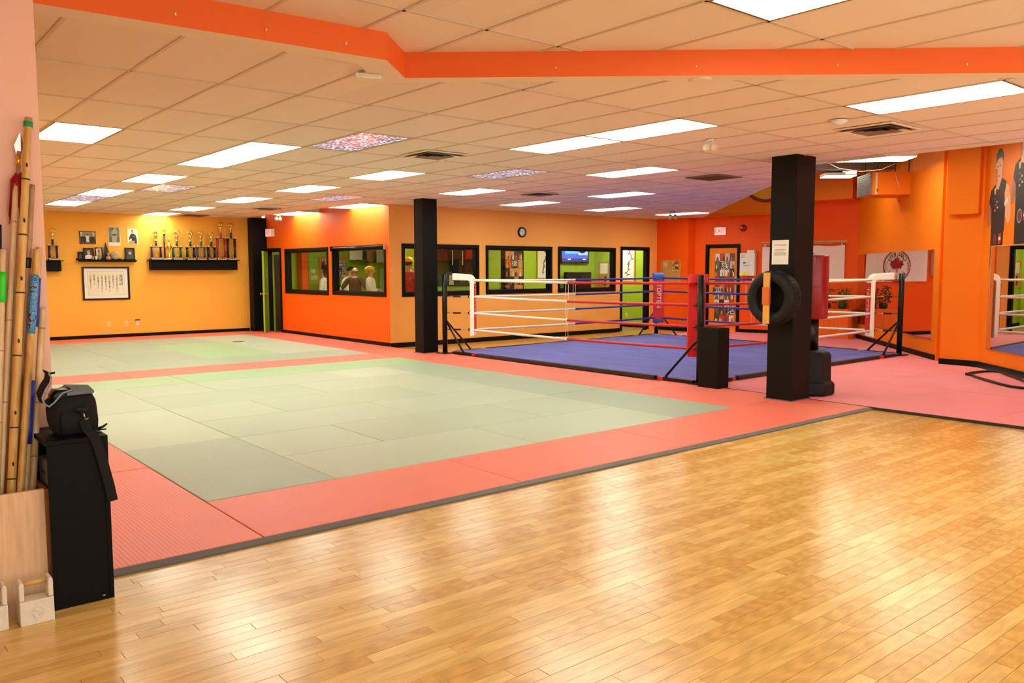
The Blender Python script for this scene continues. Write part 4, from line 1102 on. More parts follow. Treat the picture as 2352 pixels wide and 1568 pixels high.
def arc_text(s_, r_a, r_b, a0, a1, size, flip):
    for k, ch in enumerate(s_):
        a = a0+(a1-a0)*k/(len(s_)-1)
        text('lettering', ch, size, 'ink', fg, (fx+r_a*math.cos(a), -0.06, fz+r_b*math.sin(a)), (PI/2, -(a-PI/2) if not flip else -(a+PI/2), 0), 0.0006)
arc_text('CAN-RYU', 0.31, 0.27, math.radians(142), math.radians(38), 0.15, False)
arc_text('JIU JITSU', 0.31, 0.27, math.radians(218), math.radians(322), 0.14, True)
for sx_ in (-1, 1):
    for dz in (-0.07, 0.0, 0.07):
        m = MB(); x = fx+sx_*(0.345+0.02*(abs(dz) < 0.01)); z = fz+dz
        for k in range(4):
            a0, a1 = PI/2*k, PI/2*(k+1)
            m.add([(x+0.034*s_*math.cos(a), -0.06, z+0.034*s_*math.sin(a)) for s_, a in ((1, a0), (1, a1), (0.7, a1), (0.7, a0))], [(0, 1, 2, 3)])
        m.build('chain_link', 'ink', fg)
MB().tube([(1.78, -0.05, 2.215), (3.86, -0.05, 2.235)], 0.012, 8).build('hanging_rod', 'handle_wood', fg)
MB().box(1.78, 3.85, -0.03, -0.001, 2.26, 2.29).build('wall_batten', 'handle_wood', fg)
for x in (1.9, 2.8, 3.74): MB().box(x-0.012, x+0.012, -0.065, -0.03, 2.17, 2.235).build('cloth_loop', 'flag_cloth', fg)
# cloth covered table with flowers in the corner
tb = on(EX, 'draped_table', 'table under an orange cloth in the corner beside the flag', 'table', 3.70, 0.0)
m = MB(); vs = []; K = 40
def outline(k, r_):
    a = 2*PI*k/K; c, s_ = math.cos(a), math.sin(a); q = max(abs(c)/0.42, abs(s_)/0.26); return c/q*r_, -0.3+s_/q*r_
for z, r_, rip in ((0.70, 1.0, 0), (0.68, 1.02, 0.0), (0.35, 1.04, 0.03), (0.03, 1.06, 0.06)):
    for k in range(K):
        x, y = outline(k, r_*(1+rip*math.sin(k*2.5))); vs.append((x, min(y, -0.01), z))
m.add(vs, [tuple(range(K))]+[(i*K+k, (i+1)*K+k, (i+1)*K+(k+1) % K, i*K+(k+1) % K) for i in range(3) for k in range(K)], None, False)
m.build('table_cloth', 'table_cloth', tb)
MB().box(-0.38, 0.38, -0.5, -0.1, 0.66, 0.695).build('table_top', 'table_wood', tb)
for sx_ in (-1, 1):
    for y in (-0.47, -0.13): MB().box(sx_*0.35-0.02, sx_*0.35+0.02, y-0.02, y+0.02, MT, 0.66).build('leg', 'table_wood', tb)
def flowers(x, y, z, label, seed, tall):
    p_ = on(EX, 'flower_arrangement', label, 'flowers', x, z, y=y); r = random.Random(seed)
    MB().lathe([(0.05, 0), (0.09, 0.02), (0.1, 0.09), (0.07, 0.12)], 16).build('bowl', 'dark_green', p_)
    m = MB()
    for k in range(90):
        a = r.uniform(0, 2*PI); e = r.uniform(0, 1); R = 0.17*math.sqrt(r.random()); zz = 0.1+tall*e
        c = Vector((R*math.cos(a), R*math.sin(a)*0.8, zz)); d = Vector((r.uniform(-1, 1), r.uniform(-1, 1), r.uniform(-0.3, 1))).normalized()*0.045; q = d.orthogonal().normalized()*0.016
        m.add([c-d, c+q, c+d, c-q], [(0, 1, 2, 3)])
    m.build('foliage', 'leaf_green', p_)['kind'] = 'stuff'
    for k in range(14):
        a = r.uniform(0, 2*PI); R = 0.15*math.sqrt(r.random()); MB().ball((R*math.cos(a), R*math.sin(a)*0.8, 0.13+tall*r.random()), (0.024, 0.024, 0.02), 7, 5).build('blossom', 'petal_orange', p_)
flowers(3.50, -0.3, 0.705, 'orange flowers and leaves on the left of the draped table', 3, 0.42)
flowers(3.86, -0.3, 0.705, 'orange flowers and leaves on the right of the draped table', 4, 0.36)
# mirrors
m1 = on(D1, 'wall_mirror', 'long wall mirror on the diagonal wall reflecting the flag', 'mirror', 0, 0)
for a, b in ((0.06, 1.55), (1.556, 3.1), (3.106, 4.74)): MB().box(a, b, -0.008, -0.001, 0.39, 1.955).build('mirror_panel', 'mirror_glass', m1)
MB().box(0.05, 4.76, -0.012, -0.0005, 0.375, 0.388).build('mirror_rail', 'steel', m1)
m2 = on(D2, 'wall_mirror', 'wall mirror at the right edge reflecting the ring ropes and doorway', 'mirror', 0, 0)
for a, b in ((0.31, 1.8), (1.806, 3.3)): MB().box(a, b, -0.008, -0.001, 0.36, 1.965).build('mirror_panel', 'mirror_glass', m2)
MB().box(0.295, 0.309, -0.012, -0.0005, 0.35, 1.975).build('mirror_trim', 'steel', m2); MB().box(0.309, 3.3, -0.012, -0.0005, 1.966, 1.976).build('mirror_trim', 'handle_wood', m2); MB().box(0.309, 3.3, -0.012, -0.0005, 0.348, 0.359).build('mirror_trim', 'steel', m2)
# fighter decals: printed cut-outs on the wall
def decal(x, z, s_, label, belt):
    t = on(D2, 'fighter_decal', label, 'wall decal', x, z, y=-0.002)
    W_, H_ = 0.62*s_, 1.8*s_
    f = lambda pts: [(a*s_, b*s_) for a, b in pts]
    SK = (232, 168, 124); SK2 = (176, 108, 74); BL = (30, 20, 22); HR = (62, 54, 40)
    m = MB()
    m.poly(f([(-0.16, 0.0), (0.20, 0.0), (0.22, 0.5), (0.24, 0.74), (-0.16, 0.74), (-0.17, 0.4)]), 0.0, BL); m.build('trousers_print', 'print', t)
    m = MB(); m.poly(f([(-0.30, 0.62), (-0.24, 0.62), (-0.16, 0.80), (-0.15, 1.12), (-0.24, 1.14), (-0.31, 0.84)]), -0.0003, SK2); m.build('arm_print', 'print', t); m = MB()
    m.poly(f([(0.20, 1.3), (0.33, 1.24), (0.40, 1.04), (0.42, 0.82), (0.40, 0.68), (0.32, 0.66), (0.24, 0.80), (0.24, 1.0)]), -0.0003, SK)
    m.poly(f([(0.22, 0.92), (0.32, 0.98), (0.33, 1.05), (0.22, 1.0)]), -0.0012, (226, 222, 216)); m.build('arm_print', 'print', t)
    m = MB(); m.poly(f([(-0.17, 0.55), (0.24, 0.55), (0.25, 0.9), (0.20, 1.12), (0.26, 1.30), (0.10, 1.38), (0.0, 1.32), (-0.1, 1.28), (-0.22, 1.20), (-0.26, 1.02), (-0.18, 0.9)]), -0.0009, BL)
    for k in range(9):
        a = -0.09+0.03*(k % 4); b = 0.86+0.045*(k//2); m.poly(f([(a, b), (a+0.03, b+0.004), (a+0.026, b+0.035), (a-0.005, b+0.028)]), -0.0014, [(190, 184, 180), (170, 30, 30), (120, 110, 105)][k % 3])
    m.poly(f([(-0.1, 1.12), (-0.06, 1.14), (-0.05, 1.24), (-0.12, 1.22)]), -0.0014, SK); m.build('vest_print', 'print', t)
    m = MB(); m.poly(f([(-0.07, 1.22), (0.02, 1.2), (0.1, 1.36), (0.12, 1.5), (0.14, 1.62), (0.12, 1.74), (0.06, 1.80), (-0.04, 1.78), (-0.1, 1.68), (-0.1, 1.54), (-0.08, 1.4), (-0.06, 1.32)]), -0.0016, SK)
    m.poly(f([(-0.1, 1.54), (-0.04, 1.52), (-0.03, 1.34), (-0.06, 1.26), (-0.08, 1.4)]), -0.0019, SK2)
    m.poly(f([(-0.10, 1.6), (-0.04, 1.68), (0.08, 1.70), (0.13, 1.62), (0.13, 1.74), (0.07, 1.83), (-0.02, 1.84), (-0.09, 1.76)]), -0.0020, HR)
    m.poly(f([(0.02, 1.56), (0.07, 1.57), (0.07, 1.585), (0.02, 1.575)]), -0.0022, (50, 34, 28)); m.poly(f([(-0.06, 1.55), (-0.02, 1.56), (-0.02, 1.575), (-0.06, 1.565)]), -0.0022, (50, 34, 28))
    m.poly(f([(-0.01, 1.40), (0.05, 1.41), (0.05, 1.425), (-0.01, 1.415)]), -0.0022, (140, 60, 50)); m.build('head_print', 'print', t)
    m = MB(); m.poly([(s_*(-0.03+0.075*math.cos(a)), s_*(0.42+0.11*math.sin(a))) for a in [2*PI*k/20 for k in range(20)]], -0.0016, belt); m.poly([(s_*(-0.03+0.055*math.cos(a)), s_*(0.42+0.085*math.sin(a))) for a in [2*PI*k/20 for k in range(20)]], -0.0018, (110, 50, 30))
    m.poly(f([(0.08, 0.34), (0.16, 0.36), (0.16, 0.52), (0.08, 0.5)]), -0.0016, (196, 40, 36)); m.poly(f([(0.085, 0.4), (0.15, 0.41), (0.15, 0.46), (0.085, 0.45)]), -0.0018, (230, 226, 220)); m.build('belt_print', 'print', t)
decal(0.42, 1.66, 0.98, 'printed cut-out of a fighter in a black vest above the right mirror', (60, 40, 34))
decal(1.12, 1.98, 0.98, 'printed cut-out of a second fighter cropped by the right photo edge', (150, 140, 160))
# air handler hanging in the boxing corner
hv = thing('air_handler', 'orange box air handler with a grey grille hanging from the open ceiling', 'air conditioner', (15.47, 7.91, 3.03), -PI/4)   # local x -> (1,-1), local y -> (1,1)
MB().box(0.02, 0.84, 0, 0.8, 0, 0.43).build('cabinet', 'orange_paint', hv, bevel=0.005)
MB().box(-0.02, 0.018, 0.01, 0.79, 0.01, 0.42).build('grille_frame', 'hvac_grille', hv)
for k in range(11): MB().box(-0.03, -0.021, 0.04, 0.76, 0.035+k*0.035, 0.05+k*0.035).build('louvre', 'hvac_grille', hv)
MB().box(0.07, 0.11, -0.012, -0.001, 0.005, 0.42).build('flange_strip', 'ivory_plastic', hv)
MB().box(0.10, 0.115, -0.014, -0.0125, 0.06, 0.11).build('latch', 'dark_metal', hv)
for x in (0.12, 0.7):
    for y in (0.05, 0.75): MB().tube([(x, y, 0.43), (x, y, ZH-3.03)], 0.008, 6).build('hanger_rod', 'dark_metal', hv)
MB().box(0.74, 0.84, -0.075, -0.001, 0.0, 0.12).build('junction_box', 'steel', hv)
MB().tube([(0.80, -0.04, 0.12), (0.80, -0.04, 0.7)], 0.008, 6).build('conduit', 'dark_metal', hv)
MB().tube([(0.42, -0.02, 0.42), (0.44, -0.06, 0.30), (0.50, -0.06, 0.12)], 0.006, 6).build('dangling_wire', 'white_plastic', hv)
cab = [(13.75, 7.95, 3.55), (13.95, 7.75, 3.40), (14.25, 7.5, 3.34), (14.6, 7.3, 3.38), (14.85, 7.15, 3.5), (14.95, 7.1, 3.6)]
tag(MB().tube(cab, 0.007, 8).build('hanging_cable', 'cable'), 'pale cable sagging below the bright hanging light', 'cable')
dk = thing('ceiling_duct', 'sloping grey duct under the open ceiling above the air handler', 'duct', (0, 0, 0))
m = MB(); beam_ = MB()
edge_beam((15.2, 9.6), (17.4, 7.9), 3.62, 3.9, 0.28, beam_); beam_.build('duct_run', 'hvac_grille', dk)
MB().box(16.2, 16.5, 8.6, 8.9, 3.55, 3.62).build('duct_collar', 'steel', dk)
# hoop lying on the pink floor
hp = [(13.03, 5.03), (13.06, 5.11), (13.2, 5.13), (13.6, 5.08), (13.75, 5.0), (13.66, 4.86), (13.2, 4.5), (12.7, 4.14), (12.4, 3.95), (12.18, 3.92), (12.08, 4.02), (12.12, 4.16), (12.28, 4.36), (12.6, 4.68), (12.85, 4.9)]
tag(MB().tube([(x, y, MT+0.018) for x, y in hp], 0.018, 8, closed=True).build('black_hoop', 'black_gloss'), 'bent black tubular hoop lying on the pink floor at the right edge', 'hoop')

# ------------------------------------------------------------------ far amber wall
def far(name, label, cat, x, z, group=None, y=0.0): return on(FAR, name, label, cat, x, z, group, y=y)
def photo(name, label, x0, x1, z0, z1, frame, draw, border=0.018, depth=0.02):
    t = far(name, label, 'picture', (x0+x1)/2, z0); w_ = (x1-x0)/2; h_ = z1-z0
    if frame:
        m = MB()
        for q in ((-w_, w_, 0, border), (-w_, w_, h_-border, h_), (-w_, -w_+border, border, h_-border), (w_-border, w_, border, h_-border)): m.box(q[0], q[1], -depth, 0, q[2], q[3])
        m.build('picture_frame', frame, t)
        MB().box(-w_+border, w_-border, -depth*0.5, 0, border, h_-border).build('backing', 'paper', t)
    else: MB().box(-w_, w_, -depth*0.5, 0, 0, h_).build('panel', 'paper', t)
    m = MB(); draw(m, w_, h_, -depth*0.5-0.0008); m.build('photo_print', 'print', t)
    return t
def ell(cx, cz, rx, rz, n=20): return [(cx+rx*math.cos(2*PI*k/n), cz+rz*math.sin(2*PI*k/n)) for k in range(n)]
def d1(m, w, h, y):
    b = 0.02; m.rect(-w+b, w-b, b, h-b, y, (54, 26, 16)); m.rect(-w+b, w-b, h*0.55, h-b, y-0.0003, (150, 140, 96))
    m.rect(-w+b, w-b, h*0.42, h*0.6, y-0.0006, (44, 34, 26)); m.rect(-w+b, -w+0.06, h*0.6, h-b, y-0.0006, (220, 214, 190)); m.rect(w-0.06, w-b, h*0.6, h-b, y-0.0006, (210, 200, 170))
    m.poly([(-0.03, h*0.14), (-0.005, h*0.14), (0.0, h*0.32), (0.006, h*0.14), (0.035, h*0.14), (0.03, h*0.6), (0.045, h*0.5), (0.035, h*0.66), (-0.03, h*0.66), (-0.05, h*0.5), (-0.03, h*0.56)], y-0.0009, (236, 228, 214)); m.poly(ell(0, h*0.73, 0.017, 0.022, 12), y-0.0012, (90, 60, 44))
    for x in (-0.10, 0.09): m.poly([(x-0.02, h*0.3), (x+0.02, h*0.3), (x+0.015, h*0.58), (x-0.015, h*0.58)], y-0.0008, (30, 26, 24))
photo('framed_photo', 'framed photo of a person in a white uniform, left of the three wall pictures', 4.56, 4.90, 2.23, 2.52, 'black_wood', d1, 0.014)
def d2(m, w, h, y):
    m.rect(-w+0.01, w-0.01, h*0.18, h-0.01, y, (124, 128, 104)); m.poly([(-w+0.015, h*0.18), (w-0.015, h*0.18), (w-0.02, h*0.42), (0.06, h*0.52), (-0.06, h*0.52), (-w+0.02, h*0.42)], y-0.0003, (96, 100, 82))
    m.poly([(-0.045, h*0.2), (0.045, h*0.2), (0.06, h*0.55), (-0.06, h*0.55)], y-0.0006, (170, 172, 146)); m.poly(ell(0, h*0.72, 0.06, 0.10), y-0.0009, (176, 178, 152)); m.poly([(-0.055, h*0.62), (0.055, h*0.62), (0.03, h*0.53), (-0.03, h*0.53)], y-0.0012, (60, 62, 50)); m.poly([(-0.06, h*0.78), (-0.058, h*0.86), (0.0, h*0.95), (-0.02, h*0.86)], y-0.0012, (50, 52, 42))
    for x in (-0.024, 0.024): m.rect(x-0.012, x+0.012, h*0.735, h*0.745, y-0.0013, (50, 50, 42))
    m.rect(-0.08, 0.08, h*0.09, h*0.10, y, (170, 170, 164))
photo('portrait_print', 'black and white portrait of a bearded man, tallest wall picture', 5.18, 5.44, 2.20, 2.64, None, d2)
def d3(m, w, h, y):
    m.rect(-w+0.005, w-0.005, 0.005, h-0.005, y, (236, 226, 186)); m.poly([(-0.085, h*0.3), (-0.06, h*0.55), (-0.03, h*0.68), (0.03, h*0.68), (0.075, h*0.58), (0.095, h*0.3), (0.095, h*0.04), (0.05, h*0.04), (0.04, h*0.2), (-0.05, h*0.25)], y-0.0003, (34, 38, 40))
    m.poly([(-0.11, 0.01), (0.05, 0.01), (0.045, h*0.22), (-0.06, h*0.22)], y-0.0006, (176, 160, 84)); m.poly(ell(0.0, h*0.80, 0.026, 0.045, 14), y-0.0006, (206, 160, 110)); m.poly([(-0.026, h*0.82), (0.026, h*0.82), (0.02, h*0.93), (-0.02, h*0.93)], y-0.0009, (120, 116, 104)); m.poly(ell(-0.04, h*0.3, 0.02, 0.025, 10), y-0.0009, (240, 236, 226)); m.poly(ell(0.035, h*0.5, 0.008, 0.012, 8), y-0.0009, (240, 236, 226))
photo('portrait_print', 'colour picture of a man in black robe, right of the three wall pictures', 5.60, 5.83, 2.24, 2.61, None, d3)
# shelves
def shelf(x0, x1, z, dp, label, apron, name='wall_shelf'):
    t = far(name, label, 'shelf', (x0+x1)/2, z); w_ = (x1-x0)/2
    MB().box(-w_, w_, -dp, -0.001, -0.02, 0).build('shelf_board', 'black_wood', t, bevel=0.003)
    if apron:
        MB().box(-w_+0.04, w_-0.04, -dp*0.75, -dp*0.75+0.018, -0.25, -0.0205).build('apron', 'black_wood', t)
        n = max(2, int(w_*2/0.55)+1)
        for k in range(n):
            x = -w_+0.06+(2*w_-0.12)*k/(n-1); MB().box(x-0.012, x+0.012, -dp*0.75+0.0185, -0.001, -0.25, -0.0205).build('bracket', 'black_wood', t)
    else:
        MB().box(-w_, w_, -0.018, -0.001, 0, 0.03).build('back_lip', 'black_wood', t); MB().box(-w_+0.02, w_-0.02, -dp, -dp+0.012, -0.05, -0.0205).build('front_lip', 'black_wood', t)
    return t
shelf(6.02, 8.22, 1.875, 0.28, 'long black shelf holding the row of trophies', True)
shelf(3.55, 4.16, 1.845, 0.28, 'short black shelf with one trophy at the left', True)
shelf(4.47, 5.76, 1.865, 0.16, 'thin black shelf of small photos above the calligraphy', False)
# calligraphy
t = far('calligraphy_frame', 'large black framed calligraphy sheet with columns of brush writing', 'picture', 5.09, 0.925)
m = MB()
for q in ((-0.515, 0.515, 0, 0.04), (-0.515, 0.515, 0.74, 0.78), (-0.515, -0.475, 0.04, 0.74), (0.475, 0.515, 0.04, 0.74)): m.box(q[0], q[1], -0.03, -0.001, q[2], q[3])
m.build('picture_frame', 'black_gloss', t)
MB().box(-0.475, 0.475, -0.012, -0.001, 0.04, 0.74).build('mount_board', 'paper', t)
MB().box(-0.40, 0.40, -0.0135, -0.0121, 0.11, 0.67).build('rice_paper', 'cream_paper', t)
m = MB()
for q in ((-0.40, 0.40, 0.11, 0.113), (-0.40, 0.40, 0.667, 0.67), (-0.40, -0.397, 0.113, 0.667), (0.397, 0.40, 0.113, 0.667)): m.rect(*q, -0.0137)
m.build('border_line', 'ink_grey', t)
text('title_writing', '道\n場\n訓', 0.085, 'ink', t, (0.325, -0.0142, 0.46), spacing=1.05)
LINES = ['一人格完成に努むること', '一誠の道を守ること', '一努力の精神を養うこと', '一礼儀を重んずること', '一血気の勇を戒むること', '一心身を鍛えること', '一師を敬うこと', '一日々精進すること']
for k, s_ in enumerate(LINES): text('column_writing', '\n'.join(s_), 0.044, 'ink', t, (0.235-0.082*k, -0.0142, 0.655-0.0245*len(s_)), spacing=0.86)
# outlets
def outlet(x, z, label, mat, extra=False):
    t = far('wall_outlet', label, 'outlet', x, z)
    MB().box(-0.034, 0.034, -0.006, -0.0005, 0, 0.115).build('cover_plate', mat, t, bevel=0.003)
    for zz in (0.03, 0.075): MB().box(-0.016, 0.016, -0.009, -0.0061, zz-0.013, zz+0.013).build('socket', mat, t)
    for zz in (0.03, 0.075): MB().box(-0.008, 0.008, -0.0096, -0.0091, zz-0.006, zz+0.006).build('slot', 'dark_metal', t)
    if extra: MB().box(-0.055, 0.055, -0.03, -0.0005, 0.118, 0.14).build('black_clip', 'black_gloss', t)
outlet(5.11, 0.29, 'ivory wall outlet below the calligraphy, left of the three', 'ivory_plastic')
outlet(5.505, 0.285, 'ivory wall outlet in the middle of the three', 'ivory_plastic')
outlet(5.755, 0.30, 'white wall outlet with a black clip on top, right of the three', 'white_plastic', True)
# trophies
def winged(m, z, s_):       # open winged ornament: two rows of upright feathers
    for k in (-1, 1):
        for a, h_ in ((0.25, 0.10), (0.55, 0.085), (0.8, 0.06)):
            m.tube([(0, 0, z), (k*0.06*a*1.1*s_, 0, z+h_*0.5*s_), (k*0.075*a*1.15*s_, 0, z+h_*1.05*s_)], [0.006*s_, 0.012*s_, 0.004*s_], 6)
def trophy(x, zb, label, colr, post_h, total, w_, four=True, group='karate trophies on the shelves'):
    t = far('trophy', label, 'trophy', x, zb, group, y=-0.14)
    MB().box(-w_/2, w_/2, -0.07, 0.07, 0.0, 0.035).build('base', colr[1], t, bevel=0.004)
    MB().box(-w_/2+0.015, w_/2-0.015, -0.0715, -0.0702, 0.006, 0.028).build('name_plate', 'marble', t)
    xs = (-w_/2+0.035, w_/2-0.035)
    for px in xs:
        for py in ((-0.045, 0.045) if four else (0.0,)):
            MB().lathe([(0.016, 0.035), (0.016, 0.035+post_h)], 12, (px, py, 0)).build('column', colr[0], t)
            MB().ball((px, py, 0.042), 0.019, 8, 6).build('column_foot', 'gold', t)
    zt = 0.035+post_h
    MB().box(-w_/2, w_/2, -0.065, 0.065, zt, zt+0.015).build('deck', colr[1], t, bevel=0.003)
    for px in (-w_/2+0.03, w_/2-0.03): MB().lathe([(0.006, 0), (0.014, 0.006), (0.006, 0.014), (0.012, 0.026), (0.002, 0.048)], 10, (px, -0.03, zt+0.015)).build('finial', 'silver_gold', t)
    m = MB(); m.ball((0, -0.02, 0.135), (0.012, 0.01, 0.014), 8, 6); m.tube([(0, -0.02, 0.122), (0, -0.02, 0.085)], [0.012, 0.014], 8); m.tube([(0, -0.02, 0.085), (0.012, -0.02, 0.04)], [0.011, 0.006], 6); m.tube([(0, -0.02, 0.088), (0.055, -0.02, 0.09)], [0.010, 0.005], 6); m.tube([(0, -0.02, 0.115), (-0.035, -0.02, 0.105)], [0.008, 0.004], 6); m.tube([(0, -0.02, 0.112), (0.02, -0.03, 0.10)], [0.008, 0.004], 6)
    m.build('kicking_figure', 'gold', t)
    rz_ = zt+0.015
    MB().lathe([(0.03, 0), (0.03, 0.012), (0.02, 0.014), (0.02, 0.03)], 12, (0, 0, rz_)).build('riser_foot', 'silver_gold', t)
    rest_ = total-(rz_+0.03); ch = rest_*0.27
    MB().lathe([(0.024, 0), (0.024, ch)], 12, (0, 0, rz_+0.03)).build('riser_column', colr[0], t)
    zc = rz_+0.03+ch; cu = rest_*0.40
    MB().lathe([(0.034, 0), (0.036, 0.008), (0.012, 0.018), (0.010, cu*0.30), (0.022, cu*0.42), (0.036, cu*0.70), (0.037, cu*0.88), (0.030, cu*0.94), (0.018, cu), (0.0, cu+0.004)], 16, (0, 0, zc)).build('cup', 'silver_gold', t)
    hnd = MB()
    for k in (-1, 1): hnd.tube([(k*0.03, 0, zc+cu*0.85), (k*0.055, 0, zc+cu*0.8), (k*0.052, 0, zc+cu*0.55), (k*0.02, 0, zc+cu*0.42)], 0.004, 6)
    hnd.build('cup_handles', 'gold', t)
    m = MB(); s_ = (rest_*0.33)/0.115; winged(m, zc+cu, min(s_, 1.5)); m.build('winged_top', 'gold', t)
    return t
def cm(name, a): return pm(name, a, 0.25, 0.25, 30)
cm('col_purple', (84, 50, 120)); cm('col_green', (40, 96, 60)); cm('col_black', (30, 26, 26)); cm('col_grey', (96, 90, 92)); cm('col_red', (190, 60, 66)); cm('col_navy', (50, 48, 80)); cm('col_dark', (44, 32, 30))
ZS = 1.876
trophy(6.21, ZS, 'purple columned trophy at the left end of the long shelf', ('col_purple', 'col_purple'), 0.26, 0.745, 0.28)
trophy(6.70, ZS, 'green columned trophy right of the gold cup', ('col_green', 'col_green'), 0.26, 0.75, 0.25)
trophy(7.03, ZS, 'black columned trophy fourth from the left on the long shelf', ('col_black', 'col_black'), 0.26, 0.75, 0.24)
trophy(7.29, ZS, 'grey columned trophy in the middle of the long shelf', ('col_grey', 'col_navy'), 0.27, 0.74, 0.25)
trophy(7.55, ZS, 'dark speckled column trophy left of the two tall trophies', ('col_dark', 'col_black'), 0.27, 0.73, 0.23)
trophy(7.80, ZS, 'tall trophy with red and silver columns', ('col_red', 'col_dark'), 0.50, 0.985, 0.26)
trophy(8.06, ZS, 'tall trophy with dark columns at the right end of the shelf', ('col_dark', 'col_dark'), 0.50, 0.98, 0.25)
trophy(3.98, 1.846, 'navy columned trophy alone on the short left shelf', ('col_navy', 'col_navy'), 0.28, 0.745, 0.22)
t = far('trophy', 'slim single column trophy behind the gold cup', 'trophy', 6.42, ZS, 'karate trophies on the shelves', y=-0.10)
MB().box(-0.05, 0.05, -0.05, 0.05, 0, 0.03).build('base', 'marble', t); MB().lathe([(0.02, 0.03), (0.02, 0.62)], 12).build('column', 'col_dark', t)
MB().lathe([(0.04, 0.62), (0.04, 0.635), (0.012, 0.65), (0.01, 0.68)], 12).build('collar', 'silver_gold', t); MB().lathe([(0.0, 0.68), (0.022, 0.70), (0.026, 0.73), (0.0, 0.76)], 10).build('top_figure', 'gold', t)
t = far('trophy', 'gold two handled cup trophy on the long shelf', 'trophy', 6.49, ZS, 'karate trophies on the shelves', y=-0.22)
MB().lathe([(0.05, 0), (0.05, 0.03)], 16).build('base', 'marble', t)
MB().lathe([(0.03, 0.03), (0.034, 0.09), (0.02, 0.12), (0.012, 0.14), (0.016, 0.17), (0.01, 0.2), (0.02, 0.24), (0.055, 0.3), (0.06, 0.34), (0.05, 0.36), (0.02, 0.38), (0.008, 0.41), (0.0, 0.43)], 18).build('cup', 'gold', t)
for k in (-1, 1): MB().tube([(k*0.05, 0, 0.35), (k*0.095, 0, 0.34), (k*0.085, 0, 0.28), (k*0.03, 0, 0.25)], 0.006, 6).build('cup_handle', 'gold', t)
MB().tube([(0, 0, 0.43), (0.01, 0, 0.48), (-0.004, 0, 0.53)], [0.01, 0.02, 0.004], 8).build('flame_finial', 'gold', t)
# little things on the thin shelf
def standing(x0, x1, h_, label, draw, lean=0.12):
    t = far('photo_frame', label, 'photo frame', (x0+x1)/2, 1.866, y=-0.055); t.rotation_euler = (-lean, 0, 0); w_ = (x1-x0)/2
    m = MB(); b = 0.02
    for q in ((-w_, w_, 0, b), (-w_, w_, h_-b, h_), (-w_, -w_+b, b, h_-b), (w_-b, w_, b, h_-b)): m.box(q[0], q[1], -0.012, 0, q[2], q[3])
    m.build('picture_frame', 'black_wood', t); MB().box(-w_+b, w_-b, -0.004, 0, b, h_-b).build('backing', 'paper', t)
    m = MB(); draw(m, w_-b, h_); m.build('photo_print', 'print', t)
def bust(bg, shirt, skin_, hair):
    def f(m, w, h):
        m.rect(-w, w, 0.02, h-0.02, -0.0045, bg); m.poly([(-w*0.9, 0.02), (w*0.9, 0.02), (w*0.75, h*0.36), (0.0, h*0.45), (-w*0.75, h*0.36)], -0.0048, shirt)
        m.poly(ell(0.005, h*0.6, w*0.38, h*0.17, 14), -0.0051, skin_); m.poly([(-w*0.36, h*0.64), (w*0.40, h*0.64), (w*0.3, h*0.79), (-w*0.25, h*0.79)], -0.0054, hair)
    return f
standing(4.50, 4.61, 0.18, 'small dark photo frame at the left end of the thin shelf', bust((30, 34, 32), (60, 66, 60), (90, 86, 76), (20, 20, 20)))
standing(4.62, 4.84, 0.27, 'black framed photo of a bald man in a white shirt', bust((60, 50, 46), (230, 226, 220), (214, 158, 130), (206, 150, 124)))
standing(4.87, 5.03, 0.285, 'pale group photo behind the little cups', bust((210, 196, 170), (150, 130, 100), (190, 130, 90), (120, 80, 60)))
standing(5.52, 5.74, 0.29, 'black framed photo of a man in a dark jacket, rightmost on the thin shelf', bust((44, 40, 40), (60, 56, 54), (206, 150, 130), (90, 70, 60)))
t = far('pyramid_ornament', 'tall black pyramid ornament in the middle of the thin shelf', 'ornament', 5.12, 1.866, y=-0.05)
MB().add([(-0.085, -0.028, 0), (0.10, -0.028, 0), (0.10, 0.028, 0), (-0.085, 0.028, 0), (-0.025, 0, 0.43)], [(3, 2, 1, 0), (0, 1, 4), (1, 2, 4), (2, 3, 4), (3, 0, 4)]).build('pyramid', 'black_gloss', t); MB().box(-0.088, 0.103, -0.03, 0.03, 0.0, 0.006).build('plinth', 'black_wood', t)
t = far('clay_figurine', 'round clay figurine in front of the black pyramid', 'figurine', 5.13, 1.866, y=-0.125)
MB().lathe([(0.04, 0), (0.058, 0.03), (0.06, 0.05), (0.03, 0.085), (0.012, 0.1)], 16, sy=0.7).build('body', 'terracotta', t); MB().ball((0, 0, 0.135), (0.032, 0.03, 0.034)).build('head', 'terracotta', t)
t = far('stone_disc', 'round stoneware disc standing on the thin shelf', 'ornament', 5.30, 1.868, y=-0.06)
o = MB().lathe([(0.0, -0.008), (0.09, -0.01), (0.1, 0.0), (0.09, 0.01), (0.0, 0.008)], 24).build('disc', 'stoneware', t, (0, 0, 0.103)); o.rotation_euler = (PI/2-0.15, 0, 0)
MB().box(-0.05, 0.05, -0.03, 0.01, 0, 0.012).build('stand', 'black_wood', t)
for k, (x, h_, mt, lab) in enumerate(((4.80, 0.07, 'terracotta', 'small tan cup left of the white cup on the thin shelf'), (4.87, 0.085, 'stone_white', 'small white cup on the thin shelf'), (4.94, 0.10, 'stoneware', 'small stoneware vase on the thin shelf'), (5.02, 0.09, 'dark_metal', 'small dark pot beside the clay figurine'), (5.44, 0.03, 'gold', 'tiny gold dish right of the stone disc'))):
    t = far('small_cup', lab, 'cup', x, 1.866, y=-0.125)
    MB().lathe([(0.018, 0), (0.026, h_*0.3), (0.028, h_*0.9), (0.024, h_)], 14).build('cup_wall', mt, t); MB().lathe([(0.023, h_*0.92), (0.0, h_*0.92)], 14).build('contents', 'ivory_plastic', t)
